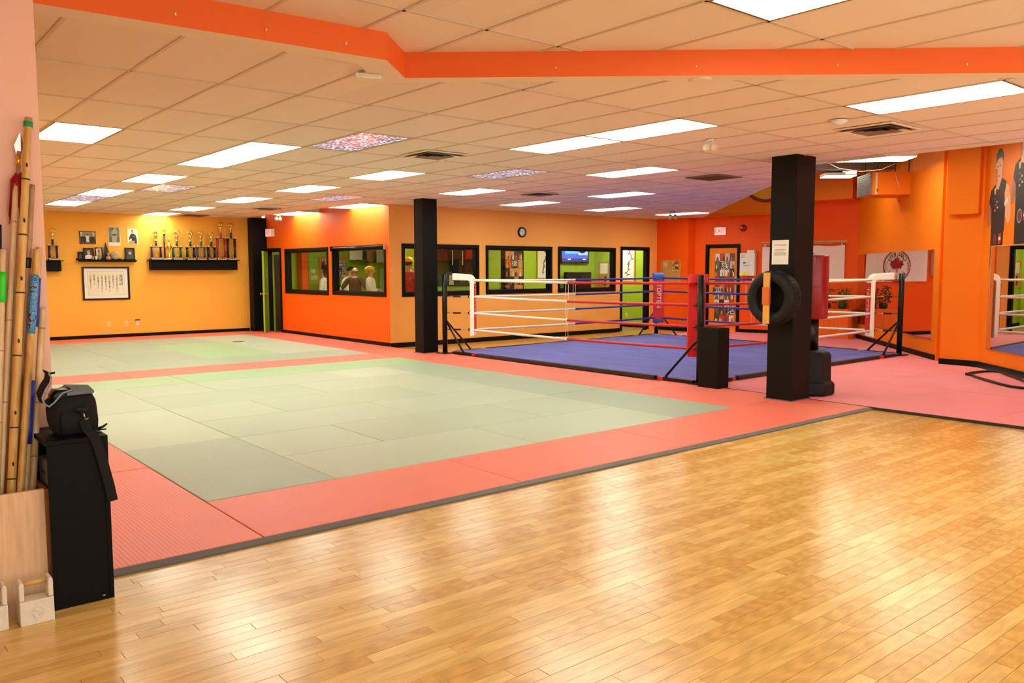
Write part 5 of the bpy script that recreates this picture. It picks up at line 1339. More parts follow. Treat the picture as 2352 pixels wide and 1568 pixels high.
# clock on the middle wall
t = on(MID, 'wall_clock', 'round black rimmed wall clock above the middle window', 'clock', 12.52, 2.485)
for prof, nm, mt in (([(0.0, 0.02), (0.095, 0.02), (0.097, 0.0)], 'clock_face', 'paper'), ([(0.092, 0.03), (0.1, 0.04), (0.117, 0.035), (0.122, 0.0)], 'clock_rim', 'black_gloss')):
    o = MB().lathe(prof, 32, caps=False).build(nm, mt, t); o.rotation_euler = (PI/2, 0, 0)
for a, L_ in ((2.2, 0.045), (2.5, 0.07)): MB().tube([(0, -0.023, 0), (-L_*math.sin(a-1.2), -0.023, L_*math.cos(a-1.2))], 0.003, 5).build('clock_hand', 'ink', t)
for k in range(12):
    a = 2*PI*k/12; MB().rect(0.083*math.sin(a)-0.003, 0.083*math.sin(a)+0.003, 0.083*math.cos(a)-0.006, 0.083*math.cos(a)+0.006, -0.0208).build('hour_mark', 'ink', t)
t = thing('floor_plate', 'small dark metal plate on the pale far mat', 'floor plate', (7.0, 18.0, MT+0.002), 0.0)
MB().box(-0.12, 0.12, -0.06, 0.06, 0, 0.004).build('plate', 'table_wood', t); MB().box(-0.1, 0.1, -0.045, 0.045, 0.0041, 0.006).build('inset', 'dark_metal', t)

# ------------------------------------------------------------------ foreground at the left edge
bn = thing('plywood_bin', 'plywood bin holding the bamboo poles at the left edge', 'bin', (0, 0, 0))
MB().box(0.28, 0.738, 4.36, 4.378, 0, 0.58).build('front_panel', 'plywood', bn)
MB().box(0.7385, 0.756, 4.362, 4.72, 0, 0.575).build('side_panel', 'plywood_edge', bn)
MB().box(0.28, 0.298, 4.3785, 4.72, 0, 0.58).build('side_panel', 'plywood_edge', bn)
MB().box(0.2985, 0.738, 4.702, 4.72, 0, 0.95).build('back_panel', 'plywood', bn)
MB().box(0.2985, 0.738, 4.3785, 4.7015, 0.0, 0.015).build('bottom', 'plywood', bn)
def pole(label, xr, xt, zt, mat, r, yb, yt, wraps=(), nodes_=(), name='bamboo_pole', knots=True):
    k = (xt-xr)/(zt-0.56); xb = xr-k*0.54; zb = 0.02
    t = thing(name, label, 'pole', (xb, yb, zb), group=None)
    def pt(z): s_ = (z-zb)/(zt-zb); return (k*(z-zb), (yt-yb)*s_, z-zb)
    zs = [zb+(zt-zb)*i/60 for i in range(61)]; rr = random.Random(int(xr*1000)+int(zt*100))
    nz = list(nodes_) or [zb+(zt-zb)*(0.1+0.2*i+rr.uniform(-0.05, 0.05)) for i in range(5)]
    rad = []
    for z in zs:
        q = r*(1.06-0.14*(z-zb)/(zt-zb))
        for n_ in nz: q += r*0.09*math.exp(-((z-n_)/0.012)**2)
        rad.append(q)
    MB().tube([pt(z) for z in zs], rad, 14).build('cane', mat, t)
    if knots:
        for n_ in nz:
            MB().tube([pt(n_-0.003), pt(n_+0.003)], r*1.10, 14).build('node_ring', 'edge_wood_dark' if mat == 'bamboo_yellow' else 'bamboo_brown', t)
            if mat == 'bamboo_yellow':
                p_ = pt(n_+0.07); MB().ball((p_[0], p_[1]-r*0.97, p_[2]), (0.005, 0.003, 0.012), 6, 4).build('knot', 'edge_wood_dark', t)
    p_ = pt(zt); q_ = pt(zt-0.02); MB().tube([pt(zt+0.0005), pt(zt+0.001)], r*0.72, 12).build('hollow_end', 'table_wood', t)
    for z0, z1, mt in wraps:
        MB().tube([pt(z0+(z1-z0)*i/4) for i in range(5)], r*1.13, 14).build('tape_wrap', mt, t)
    return t
m_ = bpy.data.materials.new('tape_pattern'); m_.use_nodes = True
_t = m_.node_tree; _tc = nn(_t, 'ShaderNodeTexCoord'); _v = nn(_t, 'ShaderNodeTexNoise'); _v.inputs['Scale'].default_value = 55; _v.inputs['Detail'].default_value = 0; _v.inputs['Distortion'].default_value = 1.5
_t.links.new(_tc.outputs['Object'], _v.inputs['Vector']); _r = nn(_t, 'ShaderNodeValToRGB'); _r.color_ramp.interpolation = 'CONSTANT'
_r.color_ramp.elements[0].color = lin((80, 40, 20)); _r.color_ramp.elements[1].color = lin((60, 160, 225)); _r.color_ramp.elements[0].position = 0; _r.color_ramp.elements[1].position = 0.4
_e = _r.color_ramp.elements.new(0.36); _e.color = lin((225, 200, 190))
_t.links.new(_v.outputs[0], _r.inputs[0]); _t.links.new(_r.outputs[0], _t.nodes['Principled BSDF'].inputs['Base Color']); MATS['tape_pattern'] = m_
pole('tallest yellow bamboo pole with a green tape band near its top', 0.623, 0.810, 2.354, 'bamboo_yellow', 0.0185, 4.43, 4.695, [(2.308, 2.334, 'tape_green')], [0.62, 0.86, 1.2, 1.50, 1.78, 2.05])
pole('brown bamboo pole with a black label, right of the tallest pole', 0.655, 0.815, 2.032, 'bamboo_brown', 0.016, 4.56, 4.72, [(1.62, 1.67, 'tape_black')])
pole('pale thin cane left of the tallest pole', 0.584, 0.743, 2.029, 'bamboo_pale', 0.0145, 4.46, 4.70)
pole('bamboo pole wrapped in sky blue patterned tape', 0.661, 0.811, 1.711, 'bamboo_yellow', 0.0165, 4.41, 4.66, [(1.30, 1.585, 'tape_pattern')], knots=False)
pole('bamboo pole with two dark blue taped sections', 0.690, 0.828, 1.722, 'bamboo_pale', 0.0155, 4.46, 4.70, [(1.33, 1.57, 'tape_blue'), (0.765, 1.07, 'tape_blue')], knots=False)
pole('shortest bamboo pole nearest the black cabinet', 0.722, 0.829, 1.422, 'bamboo_pale', 0.0165, 4.45, 4.69)
pole('pale pole with a bright green band at the left photo edge', 0.562, 0.668, 1.709, 'bamboo_pale', 0.016, 4.41, 4.66, [(1.455, 1.60, 'tape_lime')])
pole('dark cane behind the others in the bin', 0.63, 0.70, 1.45, 'bamboo_brown', 0.015, 4.60, 4.70)
pole('black lacquered staff leaning at the left photo edge', 0.60, 0.662, 1.83, 'tape_black', 0.014, 4.62, 4.71, name='wooden_staff', knots=False)
sp = thing('tassel_spear', 'spear with a silver blade and red tassel behind the tallest pole', 'spear', (0.57, 4.55, 0.02))
def spt(z): return (0.195*(z-0.02)/2.17, 0.165*(z-0.02)/2.17, z-0.02)
MB().tube([spt(0.02), spt(1.1), spt(2.19)], 0.011, 10).build('shaft', 'bamboo_brown', sp)
b_ = spt(2.17); MB().add([(b_[0]-0.01, b_[1]-0.003, b_[2]), (b_[0]+0.01, b_[1]-0.003, b_[2]), (b_[0]+0.024, b_[1], b_[2]+0.05), (b_[0]+0.012, b_[1], b_[2]+0.115), (b_[0]-0.018, b_[1], b_[2]+0.05), (b_[0], b_[1]+0.006, b_[2]+0.04)], [(0, 1, 2, 3, 4), (1, 0, 5), (2, 1, 5), (3, 2, 5), (4, 3, 5), (0, 4, 5)]).build('blade', 'steel', sp)
MB().tube([spt(2.12), spt(2.17)], 0.014, 10).build('ferrule', 'brass', sp)
r = random.Random(2)
m = MB()
for k in range(70):
    a = 2*PI*k/70; p0 = spt(2.10); L_ = r.uniform(0.18, 0.27); R_ = r.uniform(0.03, 0.045)
    m.tube([p0, (p0[0]+R_*math.cos(a)*0.8, p0[1]+R_*0.5*math.sin(a), p0[2]-0.05), (p0[0]-0.01+R_*math.cos(a), p0[1]+R_*0.5*math.sin(a), p0[2]-L_)], [0.004, 0.004, 0.002], 4)
m.build('tassel', 'tassel_red', sp)['kind'] = 'stuff'
cb = thing('black_cabinet', 'narrow black cabinet under the camera bag', 'cabinet', (0, 0, 0))
MB().box(0.748, 0.988, 4.30, 4.318, 0.0, 0.79).build('side_panel', 'black_wood', cb, bevel=0.002)
MB().box(0.9885, 1.012, 4.302, 4.72, 0.0, 0.812).build('back_panel', 'black_wood', cb, bevel=0.002)
MB().box(0.742, 0.988, 4.296, 4.73, 0.7905, 0.812).build('top_board', 'black_wood', cb, bevel=0.002)
MB().box(0.76, 0.988, 4.70, 4.718, 0.0, 0.79).build('side_panel', 'black_wood', cb)
for z in (0.02, 0.28, 0.54): MB().box(0.765, 0.988, 4.3185, 4.6995, z, z+0.018).build('shelf', 'black_wood', cb)
MB().lathe([(0.008, 0.0), (0.009, 0.004), (0.0, 0.006)], 8, (0.962, 4.2985, 0.022)).build('corner_cap', 'steel', cb)
t = thing('folded_case', 'grey case tucked in the black cabinet beside the poles', 'case', (0.80, 4.45, 0.558)); MB().box(-0.03, 0.12, -0.06, 0.2, 0, 0.13).build('case_body', 'grey_fabric', t, bevel=0.01); MB().box(-0.032, -0.0302, 0.03, 0.1, 0.06, 0.075).build('case_clasp', 'steel', t)
# camera bag
bg = thing('camera_bag', 'open black camera bag with a grey lid on the black cabinet', 'bag', (0.895, 4.48, 0.8125))
def rbox(mb, sections):
    """stack of rounded rectangles (cx, cy, hx, hy, z)"""
    n = 24; vs = []
    for cx, cy, hx, hy, z in sections:
        for k in range(n):
            a = 2*PI*k/n; c, s_ = math.cos(a), math.sin(a)
            ex = 0.35; x = math.copysign(abs(c)**ex, c)*hx; y = math.copysign(abs(s_)**ex, s_)*hy; vs.append((cx+x, cy+y, z))
    m_ = len(sections)
    mb.add(vs, [tuple(range(n-1, -1, -1)), tuple((m_-1)*n+k for k in range(n))]+[(i*n+k, i*n+(k+1) % n, (i+1)*n+(k+1) % n, (i+1)*n+k) for i in range(m_-1) for k in range(n)], None, True); return mb
rbox(MB(), [(0.01, 0, 0.085, 0.075, 0.0), (0.008, 0, 0.098, 0.085, 0.02), (0.004, 0, 0.104, 0.09, 0.06), (0.0, 0, 0.104, 0.09, 0.12), (0.004, 0, 0.096, 0.085, 0.16), (0.012, 0, 0.075, 0.075, 0.19)]).build('bag_body', 'black_fabric', bg)
rbox(MB(), [(0.015, -0.02, 0.08, 0.05, 0.012), (0.015, -0.095, 0.078, 0.014, 0.014), (0.012, -0.098, 0.082, 0.012, 0.08), (0.01, -0.09, 0.07, 0.01, 0.12)][1:]).build('side_pocket', 'black_fabric', bg)
lid = MB(); lid.add([(-0.035, -0.088, 0.192), (0.088, -0.085, 0.196), (0.10, 0.08, 0.204), (-0.015, 0.085, 0.214), (-0.035, -0.088, 0.210), (0.088, -0.085, 0.212), (0.10, 0.08, 0.220), (-0.015, 0.085, 0.232)], [(3, 2, 1, 0), (4, 5, 6, 7), (0, 1, 5, 4), (1, 2, 6, 5), (2, 3, 7, 6), (3, 0, 4, 7)])
lid.build('lid', 'grey_fabric', bg, bevel=0.006)
fl_path = [(-0.01, 0.225), (-0.05, 0.215), (-0.09, 0.17), (-0.11, 0.155), (-0.13, 0.17), (-0.137, 0.20), (-0.12, 0.24), (-0.10, 0.27), (-0.095, 0.295), (-0.105, 0.315)]
m = MB(); vs = []
for x, z in fl_path:
    for y in (-0.075, 0.07): vs += [(x, y, z), (x+0.004, y, z-0.012)]
fs = []
for i in range(len(fl_path)-1):
    a, b = 4*i, 4*i+4; fs += [(a, a+2, b+2, b), (a+1, b+1, b+3, a+3), (a, b, b+1, a+1), (a+2, a+3, b+3, b+2)]
m.add(vs, fs, None, True); m.build('front_flap', 'black_fabric', bg)
MB().tube([(x, -0.077, z-0.006) for x, z in fl_path], 0.0045, 8).build('piping', 'light_piping', bg)
rbox(MB(), [(-0.062, -0.02, 0.035, 0.05, 0.165), (-0.058, -0.02, 0.038, 0.052, 0.195), (-0.045, -0.02, 0.036, 0.05, 0.222)]).build('inner_pouch', 'black_gloss', bg)
MB().box(0.0, 0.05, -0.114, -0.106, 0.118, 0.135).build('strap_tab', 'black_rubber', bg, bevel=0.002)
MB().tube([(0.012, -0.118, 0.118), (0.04, -0.118, 0.118), (0.034, -0.118, 0.108), (0.018, -0.118, 0.108)], 0.003, 6, closed=True).build('ring', 'dark_metal', bg)
hook = MB().tube([(0.028, -0.12, 0.108), (0.03, -0.12, 0.095), (0.033, -0.12, 0.08)], 0.004, 6).build('snap_hook', 'steel', bg)
MB().tube([(0.012, -0.12, 0.066), (0.05, -0.12, 0.082)], 0.003, 6).build('slide_bar', 'steel', hook)
spath = [(0.030, -0.121, 0.075), (0.038, -0.125, 0.03), (0.055, -0.188, 0.0), (0.072, -0.193, -0.06), (0.092, -0.195, -0.15), (0.112, -0.196, -0.25), (0.124, -0.196, -0.325)]
vs = []
for x, y, z in spath: vs += [(x-0.022, y, z-0.003), (x+0.022, y, z+0.004), (x-0.022, y-0.003, z-0.003), (x+0.022, y-0.003, z+0.004)]
fs = []
for i in range(len(spath)-1):
    a, b = 4*i, 4*i+4; fs += [(a, b, b+1, a+1), (a+2, a+3, b+3, b+2), (a, a+2, b+2, b), (a+1, b+1, b+3, a+3)]
fs += [(0, 1, 3, 2), (len(vs)-4, len(vs)-2, len(vs)-1, len(vs)-3)]
MB().add(vs, fs).build('strap', 'black_fabric', bg)
MB().tube([(0.10, -0.05, 0.012), (0.125, -0.055, 0.02), (0.145, -0.06, 0.035)], [0.008, 0.006, 0.004], 8).build('strap_end', 'black_rubber', bg); MB().tube([(0.10, -0.045, 0.006), (0.14, -0.06, 0.008)], 0.004, 6).build('strap_end', 'black_rubber', bg)
MB().tube([(-0.11, -0.03, 0.30), (-0.07, -0.03, 0.305)], 0.005, 8).build('zip_pull', 'black_rubber', bg)
# stone padlock weights
def stone_lock(x, y, label, rz):
    t = thing('stone_padlock', label, 'training weight', (x, y, 0.0), rz)
    w_ = 0.069; d_ = 0.045
    m = MB(); m.slab([(-w_, 0.0), (w_, 0.0), (w_, 0.115), (w_-0.02, 0.113), (-w_+0.02, 0.113), (-w_, 0.115)], -d_, d_); m.build('stone_body', 'stone_white', t, bevel=0.004)
    for s_ in (-1, 1):
        m = MB(); a, b = sorted((s_*w_, s_*(w_-0.021))); m.slab([(a, 0.1152), (b, 0.1152), (b, 0.19), ((a+b)/2+0.006, 0.203), ((a+b)/2-0.006, 0.203), (a, 0.19)], -d_*0.9, d_*0.9); m.build('upright', 'stone_white', t, bevel=0.005)
    MB().tube([(-w_+0.02, 0, 0.184), (w_-0.02, 0, 0.184)], 0.0115, 12).build('handle', 'handle_wood', t)
    e = MB(); K = 24
    for k in range(K):
        a0, a1 = 2*PI*k/K, 2*PI*(k+1)/K; e.add([(0.029*s_*math.cos(a), -d_-yy_, 0.052+0.029*s_*math.sin(a)) for s_, yy_ in ((1.0, 0.0), (0.95, 0.0018), (0.88, 0.0)) for a in (a0, a1)], [(0, 1, 3, 2), (2, 3, 5, 4)])
    for k in range(3):
        a = PI/2+k*2*PI/3; e.ball((0.014*math.cos(a), -d_, 0.052+0.014*math.sin(a)), (0.008, 0.0022, 0.008), 10, 6); e.tube([(0.014*math.cos(a), -d_-0.001, 0.052+0.014*math.sin(a)), (0.022*math.cos(a+0.6), -d_-0.001, 0.052+0.022*math.sin(a+0.6)), (0.024*math.cos(a+1.1), -d_-0.001, 0.052+0.024*math.sin(a+1.1))], [0.005, 0.003, 0.001], 6)
    e.build('carved_emblem', 'stone_white', t)
stone_lock(0.659, 4.235, 'white stone padlock weight with a carved emblem and wooden grip', 0.0)
stone_lock(0.478, 4.25, 'white stone padlock weight cut off by the left photo edge', 0.0)

# ------------------------------------------------------------------ inside the office and hallway
OFB = dict(loc=(0, 20.9, 0), rz=0.0); HALL = dict(loc=(0, 17.3, 0), rz=0.0); HX = dict(loc=(17.5, 0, 0), rz=-PI/2)
t = on(OFB, 'office_inner_door', 'dark brown door inside the office next to the orange post', 'door', 10.05, 0); MB().box(-0.06, 0.06, -0.05, -0.001, 0, 2.2).build('leaf', 'brown_door', t); MB().ball((0.03, -0.07, 1.0), 0.025).build('knob', 'brass', t)
t = on(OFB, 'thermostat', 'white thermostat on the green office wall', 'thermostat', 10.255, 1.54); MB().box(-0.06, 0.06, -0.03, -0.001, 0, 0.1).build('cover', 'white_plastic', t, bevel=0.005); MB().box(-0.03, 0.03, -0.032, -0.0302, 0.05, 0.08).build('display', 'ivory_plastic', t)
t = on(OFB, 'switch_plate', 'wide ivory light switch plate under the thermostat', 'switch', 10.29, 1.36); MB().box(-0.1, 0.1, -0.01, -0.001, 0, 0.115).build('cover_plate', 'ivory_plastic', t)
for k in range(4): MB().box(-0.075+k*0.045, -0.06+k*0.045, -0.022, -0.0101, 0.045, 0.07).build('switch_toggle', 'white_plastic', t)
t = on(OFB, 'cork_board', 'office cork board with event posters seen through the office windows', 'notice board', 10.85, 1.37); cork(t, 0.84, 0.6)
collage('pinned_poster', t, -0.34, 0.0, 0.27, 0.57, -0.0125, 3, 3, [(220, 160, 40), (30, 24, 22), (230, 226, 220), (190, 40, 30)], 21)
m = MB(); m.rect(-0.32, -0.05, 0.04, 0.25, -0.0125, (230, 230, 228)); m.build('pinned_note', 'print', t)
collage('pinned_poster', t, 0.17, 0.40, 0.05, 0.5, -0.0125, 2, 6, [(60, 56, 70), (200, 190, 190), (190, 60, 40), (120, 116, 130), (230, 226, 220)], 22)
def shirt(fr, x, z, label, mat, w_, h_, y, sleeves=True, name='hanging_shirt', print_=None, folds=5):
    t = on(fr, name, label, 'clothing', x, z, y=y)      # z = top of the garment
    pts = [(-w_*0.12, 0.0), (-w_*0.3, -h_*0.05)]
    pts += [(-w_*0.5, -h_*0.3), (-w_*0.4, -h_*0.36)] if sleeves else []
    pts += [(-w_*0.30, -h_*0.24), (-w_*0.32, -h_), (-w_*0.1, -h_*1.01), (w_*0.1, -h_*0.99), (w_*0.32, -h_), (w_*0.30, -h_*0.24)]
    pts += [(w_*0.4, -h_*0.36), (w_*0.5, -h_*0.3)] if sleeves else []
    pts += [(w_*0.3, -h_*0.05), (w_*0.12, 0.0), (0, -h_*0.05)]
    MB().slab(pts[::-1], -0.03, 0.03).build('garment', mat, t, bevel=0.012)
    MB().tube([(-w_*0.28, 0, -h_*0.03), (0, 0, 0.03), (w_*0.28, 0, -h_*0.03)], 0.006, 6).build('hanger', 'steel', t)
    MB().tube([(0, 0, 0.03), (0, 0, 0.07), (0.02, 0, 0.09), (0, 0, 0.1)], 0.004, 6).build('hanger_hook', 'steel', t)
    if print_: MB().slab(ell(0, -h_*0.35, w_*0.12, h_*0.1, 12), -0.033, -0.0302).build('chest_print', print_, t)
    return t
shirt(OFB, 11.39, 2.50, 'white shirt hanging in the office, left of the brown garment', 'cloth_white', 0.62, 0.60, -0.35)
shirt(OFB, 11.60, 2.45, 'green shirt hanging behind the white shirt in the office', 'cloth_green', 0.5, 0.56, -0.11)
shirt(OFB, 11.80, 2.40, 'navy garment with a yellow badge hanging in the office', 'cloth_navy', 0.3, 0.5, -0.27, True, 'hanging_shirt', 'cap_yellow')
shirt(OFB, 11.93, 2.45, 'brown shirt hanging in the office', 'cloth_brown', 0.56, 0.63, -0.2)
shirt(OFB, 12.18, 2.45, 'second white shirt hanging in the office, right of the brown one', 'cloth_white', 0.36, 0.62, -0.34)
shirt(OFB, 12.42, 2.45, 'teal shirt hanging at the right end of the office rail', 'cloth_teal', 0.4, 0.55, -0.25)
t = on(OFB, 'clothes_rail', 'steel clothes rail holding the office shirts', 'rail', 0, 0); MB().tube([(11.0, -0.27, 2.56), (12.8, -0.27, 2.56)], 0.012, 8).build('rail_bar', 'steel', t)
for x in (11.02, 12.78): MB().tube([(x, -0.27, 2.56), (x, -0.001, 2.56)], 0.01, 8).build('rail_bracket', 'steel', t)
t = thing('water_bottle', 'white bottle with a green cap inside the right office window', 'bottle', (9.55, 18.03, 1.0005)); MB().lathe([(0.035, 0), (0.04, 0.03), (0.04, 0.15), (0.02, 0.19), (0.018, 0.21)], 16).build('bottle_body', 'bottle_white', t); MB().lathe([(0.022, 0.21), (0.022, 0.235), (0.0, 0.237)], 12).build('bottle_cap', 'cloth_green', t)
t = thing('office_counter', 'brown office counter behind the red orange wall', 'counter', (0, 0, 0)); MB().box(9.2, 9.72, 17.2, 19.3, 0.96, 1.0).build('counter_top', 'table_wood', t); MB().box(9.25, 9.66, 18.75, 19.2, 0.001, 0.959).build('counter_pedestal', 'table_wood', t)
# merchandise wall behind the ring side window
shirt(HALL, 11.95, 2.35, 'dark red shirt with a pale print behind the ring side window', 'cloth_maroon', 0.5, 0.5, -0.12, True, 'hanging_shirt', 'marble')
jk = shirt(HALL, 12.40, 2.16, 'black jacket with white sleeve stripes on a hanger', 'cloth_black', 0.5, 0.62, -0.14)
for s_ in (-1, 1): MB().slab([(s_*0.15, -0.05), (s_*0.17, -0.05), (s_*0.17, -0.42), (s_*0.145, -0.42)][::(1 if s_ < 0 else -1)], -0.036, -0.0305).build('stripe', 'cloth_white', jk)
shirt(HALL, 12.82, 2.42, 'red shirt hanging above the black shorts', 'cloth_red', 0.52, 0.52, -0.14)
t = on(HALL, 'black_shorts', 'black shorts hanging under the red shirt', 'clothing', 12.78, 1.88, y=-0.14); MB().slab([(-0.16, 0), (-0.19, -0.32), (-0.02, -0.33), (0.0, -0.12), (0.02, -0.33), (0.19, -0.32), (0.16, 0)], -0.03, 0.03).build('cloth', 'cloth_black', t); MB().box(-0.16, 0.16, -0.034, 0.034, -0.03, 0.005).build('waistband', 'cloth_maroon', t)
MB().box(11.2, 13.2, -0.02, -0.001, 1.2, 2.68).build('merchandise_board', 'dark_green', of, HALL['loc'])
t = thing('reception_desk', 'dark reception desk behind the ring side window', 'desk', (0, 0, 0)); MB().box(11.3, 13.0, 16.1, 16.8, 1.0, 1.04).build('desk_top', 'black_wood', t); MB().box(11.4, 12.9, 16.2, 16.7, 0.001, 0.999).build('desk_body', 'black_wood', t)
t = thing('paper_stack', 'yellow papers scattered on the reception desk', 'papers', (11.9, 16.4, 1.0405)); MB().box(-0.2, 0.0, -0.1, 0.12, 0, 0.02).build('sheet', 'cap_yellow', t); o = MB().box(-0.1, 0.12, -0.1, 0.12, 0.0205, 0.03).build('sheet', 'cork_frame', t, rz=0.3); MB().box(0.18, 0.36, -0.1, 0.12, 0, 0.012).build('sheet', 'cream_paper', t)
t = on(HALL, 'price_list', 'narrow cream price list on the merchandise wall', 'notice', 12.31, 1.24, y=-0.021); MB().box(-0.07, 0.07, -0.004, 0, 0, 0.25).build('sheet', 'cream_paper', t)
for k in range(8): MB().rect(-0.05, 0.05, 0.03+k*0.025, 0.035+k*0.025, -0.0045).build('text_line', 'ink_grey', t)
# hallway
t = on(HALL, 'poster_panel', 'dark panel with a photo poster and white characters in the green hall', 'poster', 14.345, 0.9); MB().box(-0.385, 0.385, -0.03, -0.001, 0, 1.32).build('panel', 'black_wood', t)
collage('photo_poster', t, -0.26, 0.35, 0.08, 1.22, -0.031, 4, 5, [(210, 90, 30), (40, 32, 28), (226, 150, 60), (190, 150, 110), (24, 22, 22), (120, 80, 50), (236, 226, 210)], 31)
MB().rect(-0.05, 0.16, 0.76, 0.98, -0.0338, (16, 15, 14)).build('print_block', 'print', t); text('lettering', '律', 0.2, 'ink_white', t, (0.05, -0.0345, 0.87))
MB().rect(-0.26, -0.05, 0.10, 0.24, -0.0338, (16, 15, 14)).build('print_block', 'print', t); text('lettering', '心', 0.13, 'ink_white', t, (-0.15, -0.0345, 0.18))
def scroll(fr, x, z, w_, h_, label, seed):
    t = on(fr, 'framed_scroll', label, 'picture', x, z); m = MB(); b = 0.035
    for q in ((-w_, w_, 0, b), (-w_, w_, h_-b, h_), (-w_, -w_+b, b, h_-b), (w_-b, w_, b, h_-b)): m.box(q[0], q[1], -0.03, -0.001, q[2], q[3])
    m.build('picture_frame', 'cork_frame', t); MB().box(-w_+b, w_-b, -0.012, -0.001, b, h_-b).build('scroll_paper', 'cream_paper', t)
    m = MB(); r = random.Random(seed); x_, z_ = -w_*0.1, h_*0.15
    for k in range(16):
        x2, z2 = x_+r.uniform(-0.06, 0.07), z_+h_*0.05; x2 = max(-w_*0.6, min(w_*0.6, x2))
        m.poly([(x_-0.012, z_), (x_+0.016, z_), (x2+0.014, z2), (x2-0.014, z2)], -0.0125-0.0001*k, (40, 34, 26)); 
        if k % 3 == 1: m.poly(ell(x2+r.uniform(-0.04, 0.04), z2, 0.022, 0.03, 8), -0.0142, (190, 70, 40))
        if k % 3 == 0: m.poly(ell(x2+r.uniform(-0.05, 0.05), z2, 0.035, 0.02, 8), -0.0142, (84, 90, 60))
        x_, z_ = x2, z2
    m.build('brush_painting', 'print', t)
scroll(HALL, 15.50, 1.36, 0.28, 0.95, 'gold framed brush painting seen through the window under the clock', 1)
scroll(HX, -16.0, 1.28, 0.31, 0.98, 'gold framed brush painting seen through the doorway', 2)
t = on(HX, 'wall_outlet', 'ivory wall outlet low on the green hall wall', 'outlet', -16.0, 0.27); MB().box(-0.035, 0.035, -0.006, -0.0005, 0, 0.115).build('cover_plate', 'ivory_plastic', t); MB().box(-0.014, 0.014, -0.009, -0.0061, 0.03, 0.085).build('socket', 'ivory_plastic', t)
t = thing('console_table', 'wooden console table below the dark poster panel', 'table', (14.36, 16.6, 0)); MB().box(-0.58, 0.58, -0.2, 0.2, 1.06, 1.09).build('table_top', 'table_wood', t)
for sx_ in (-0.5, 0.5):
    for y in (-0.15, 0.15): MB().box(sx_-0.025, sx_+0.025, y-0.025, y+0.025, 0.001, 1.059).build('leg', 'table_wood', t)
t = thing('white_bowl', 'small white bowl inside the sill of the window under the clock', 'bowl', (13.4, 16.35, 1.04)); MB().lathe([(0.03, 0), (0.07, 0.03), (0.075, 0.05), (0.06, 0.045), (0.02, 0.02)], 16).build('bowl_wall', 'stone_white', t); MB().lathe([(0.035, -0.01), (0.035, 0.0)], 12).build('bowl_foot', 'stone_white', t)
t = thing('bowl_stand', 'slim stand under the white bowl', 'stand', (13.4, 16.35, 0)); MB().lathe([(0.12, 0.001), (0.12, 0.02), (0.02, 0.04), (0.02, 1.0), (0.09, 1.01), (0.09, 1.029)], 14).build('stand_column', 'table_wood', t); MB().lathe([(0.13, 0.0), (0.13, 0.0009)], 14).build('stand_foot', 'table_wood', t)
tv = on(HALL, 'television', 'flat television glowing blue inside the right window', 'television', 16.63, 1.80, y=-0.06)
MB().box(-0.55, 0.55, -0.03, 0.04, 0.0, 0.62).build('bezel', 'black_gloss', tv)
m = MB(); m.rect(-0.52, 0.52, 0.05, 0.59, -0.0305, (60, 90, 200)); m.rect(-0.40, 0.10, 0.28, 0.56, -0.0308, (90, 170, 250)); m.rect(0.12, 0.5, 0.24, 0.56, -0.0308, (150, 170, 245)); m.poly(ell(0.28, 0.38, 0.15, 0.09, 18), -0.0311, (26, 24, 30)); m.rect(-0.52, 0.52, 0.14, 0.24, -0.0308, (60, 80, 190)); m.rect(-0.52, 0.52, 0.05, 0.14, -0.0308, (40, 46, 120)); m.rect(-0.3, -0.18, 0.10, 0.13, -0.0311, (220, 225, 255)); m.rect(0.3, 0.42, 0.10, 0.13, -0.0311, (220, 225, 255)); m.rect(-0.12, 0.1, 0.46, 0.50, -0.0311, (40, 60, 140)); m.poly(ell(-0.28, 0.38, 0.04, 0.05, 10), -0.0311, (220, 150, 170))
m.build('screen', 'screen', tv)
MB().box(-0.06, 0.06, 0.0405, 0.06, 0.2, 0.4).build('wall_bracket', 'dark_metal', tv)
t = on(HALL, 'media_cabinet', 'dark media cabinet under the glowing television', 'cabinet', 16.62, 0); MB().box(-0.52, 0.5, -0.4, -0.001, 0.001, 1.0).build('cabinet_body', 'brown_door', t); MB().box(-0.56, 0.54, -0.44, -0.001, 1.0002, 1.03).build('cabinet_top', 'black_wood', t); MB().box(-0.45, 0.45, -0.3, -0.1, 1.0302, 1.55).build('speaker_box', 'black_wood', t)
t = on(HX, 'cork_board', 'cork board with cream notices beside the television', 'notice board', -16.75, 1.12); cork(t, 0.78, 0.72)
for q in ((-0.3, 0.0, 0.38, 0.68), (0.06, 0.36, 0.05, 0.68)): MB().box(q[0], q[1], -0.016, -0.0121, q[2], q[3]).build('pinned_note', 'cream_paper', t)
for k in range(7): MB().rect(0.09, 0.33, 0.12+k*0.075, 0.13+k*0.075, -0.0165).build('text_line', 'ink_grey', t)
MB().box(-0.12, -0.05, -0.03, -0.0121, 0.05, 0.3).build('wall_phone', 'brown_door', t)

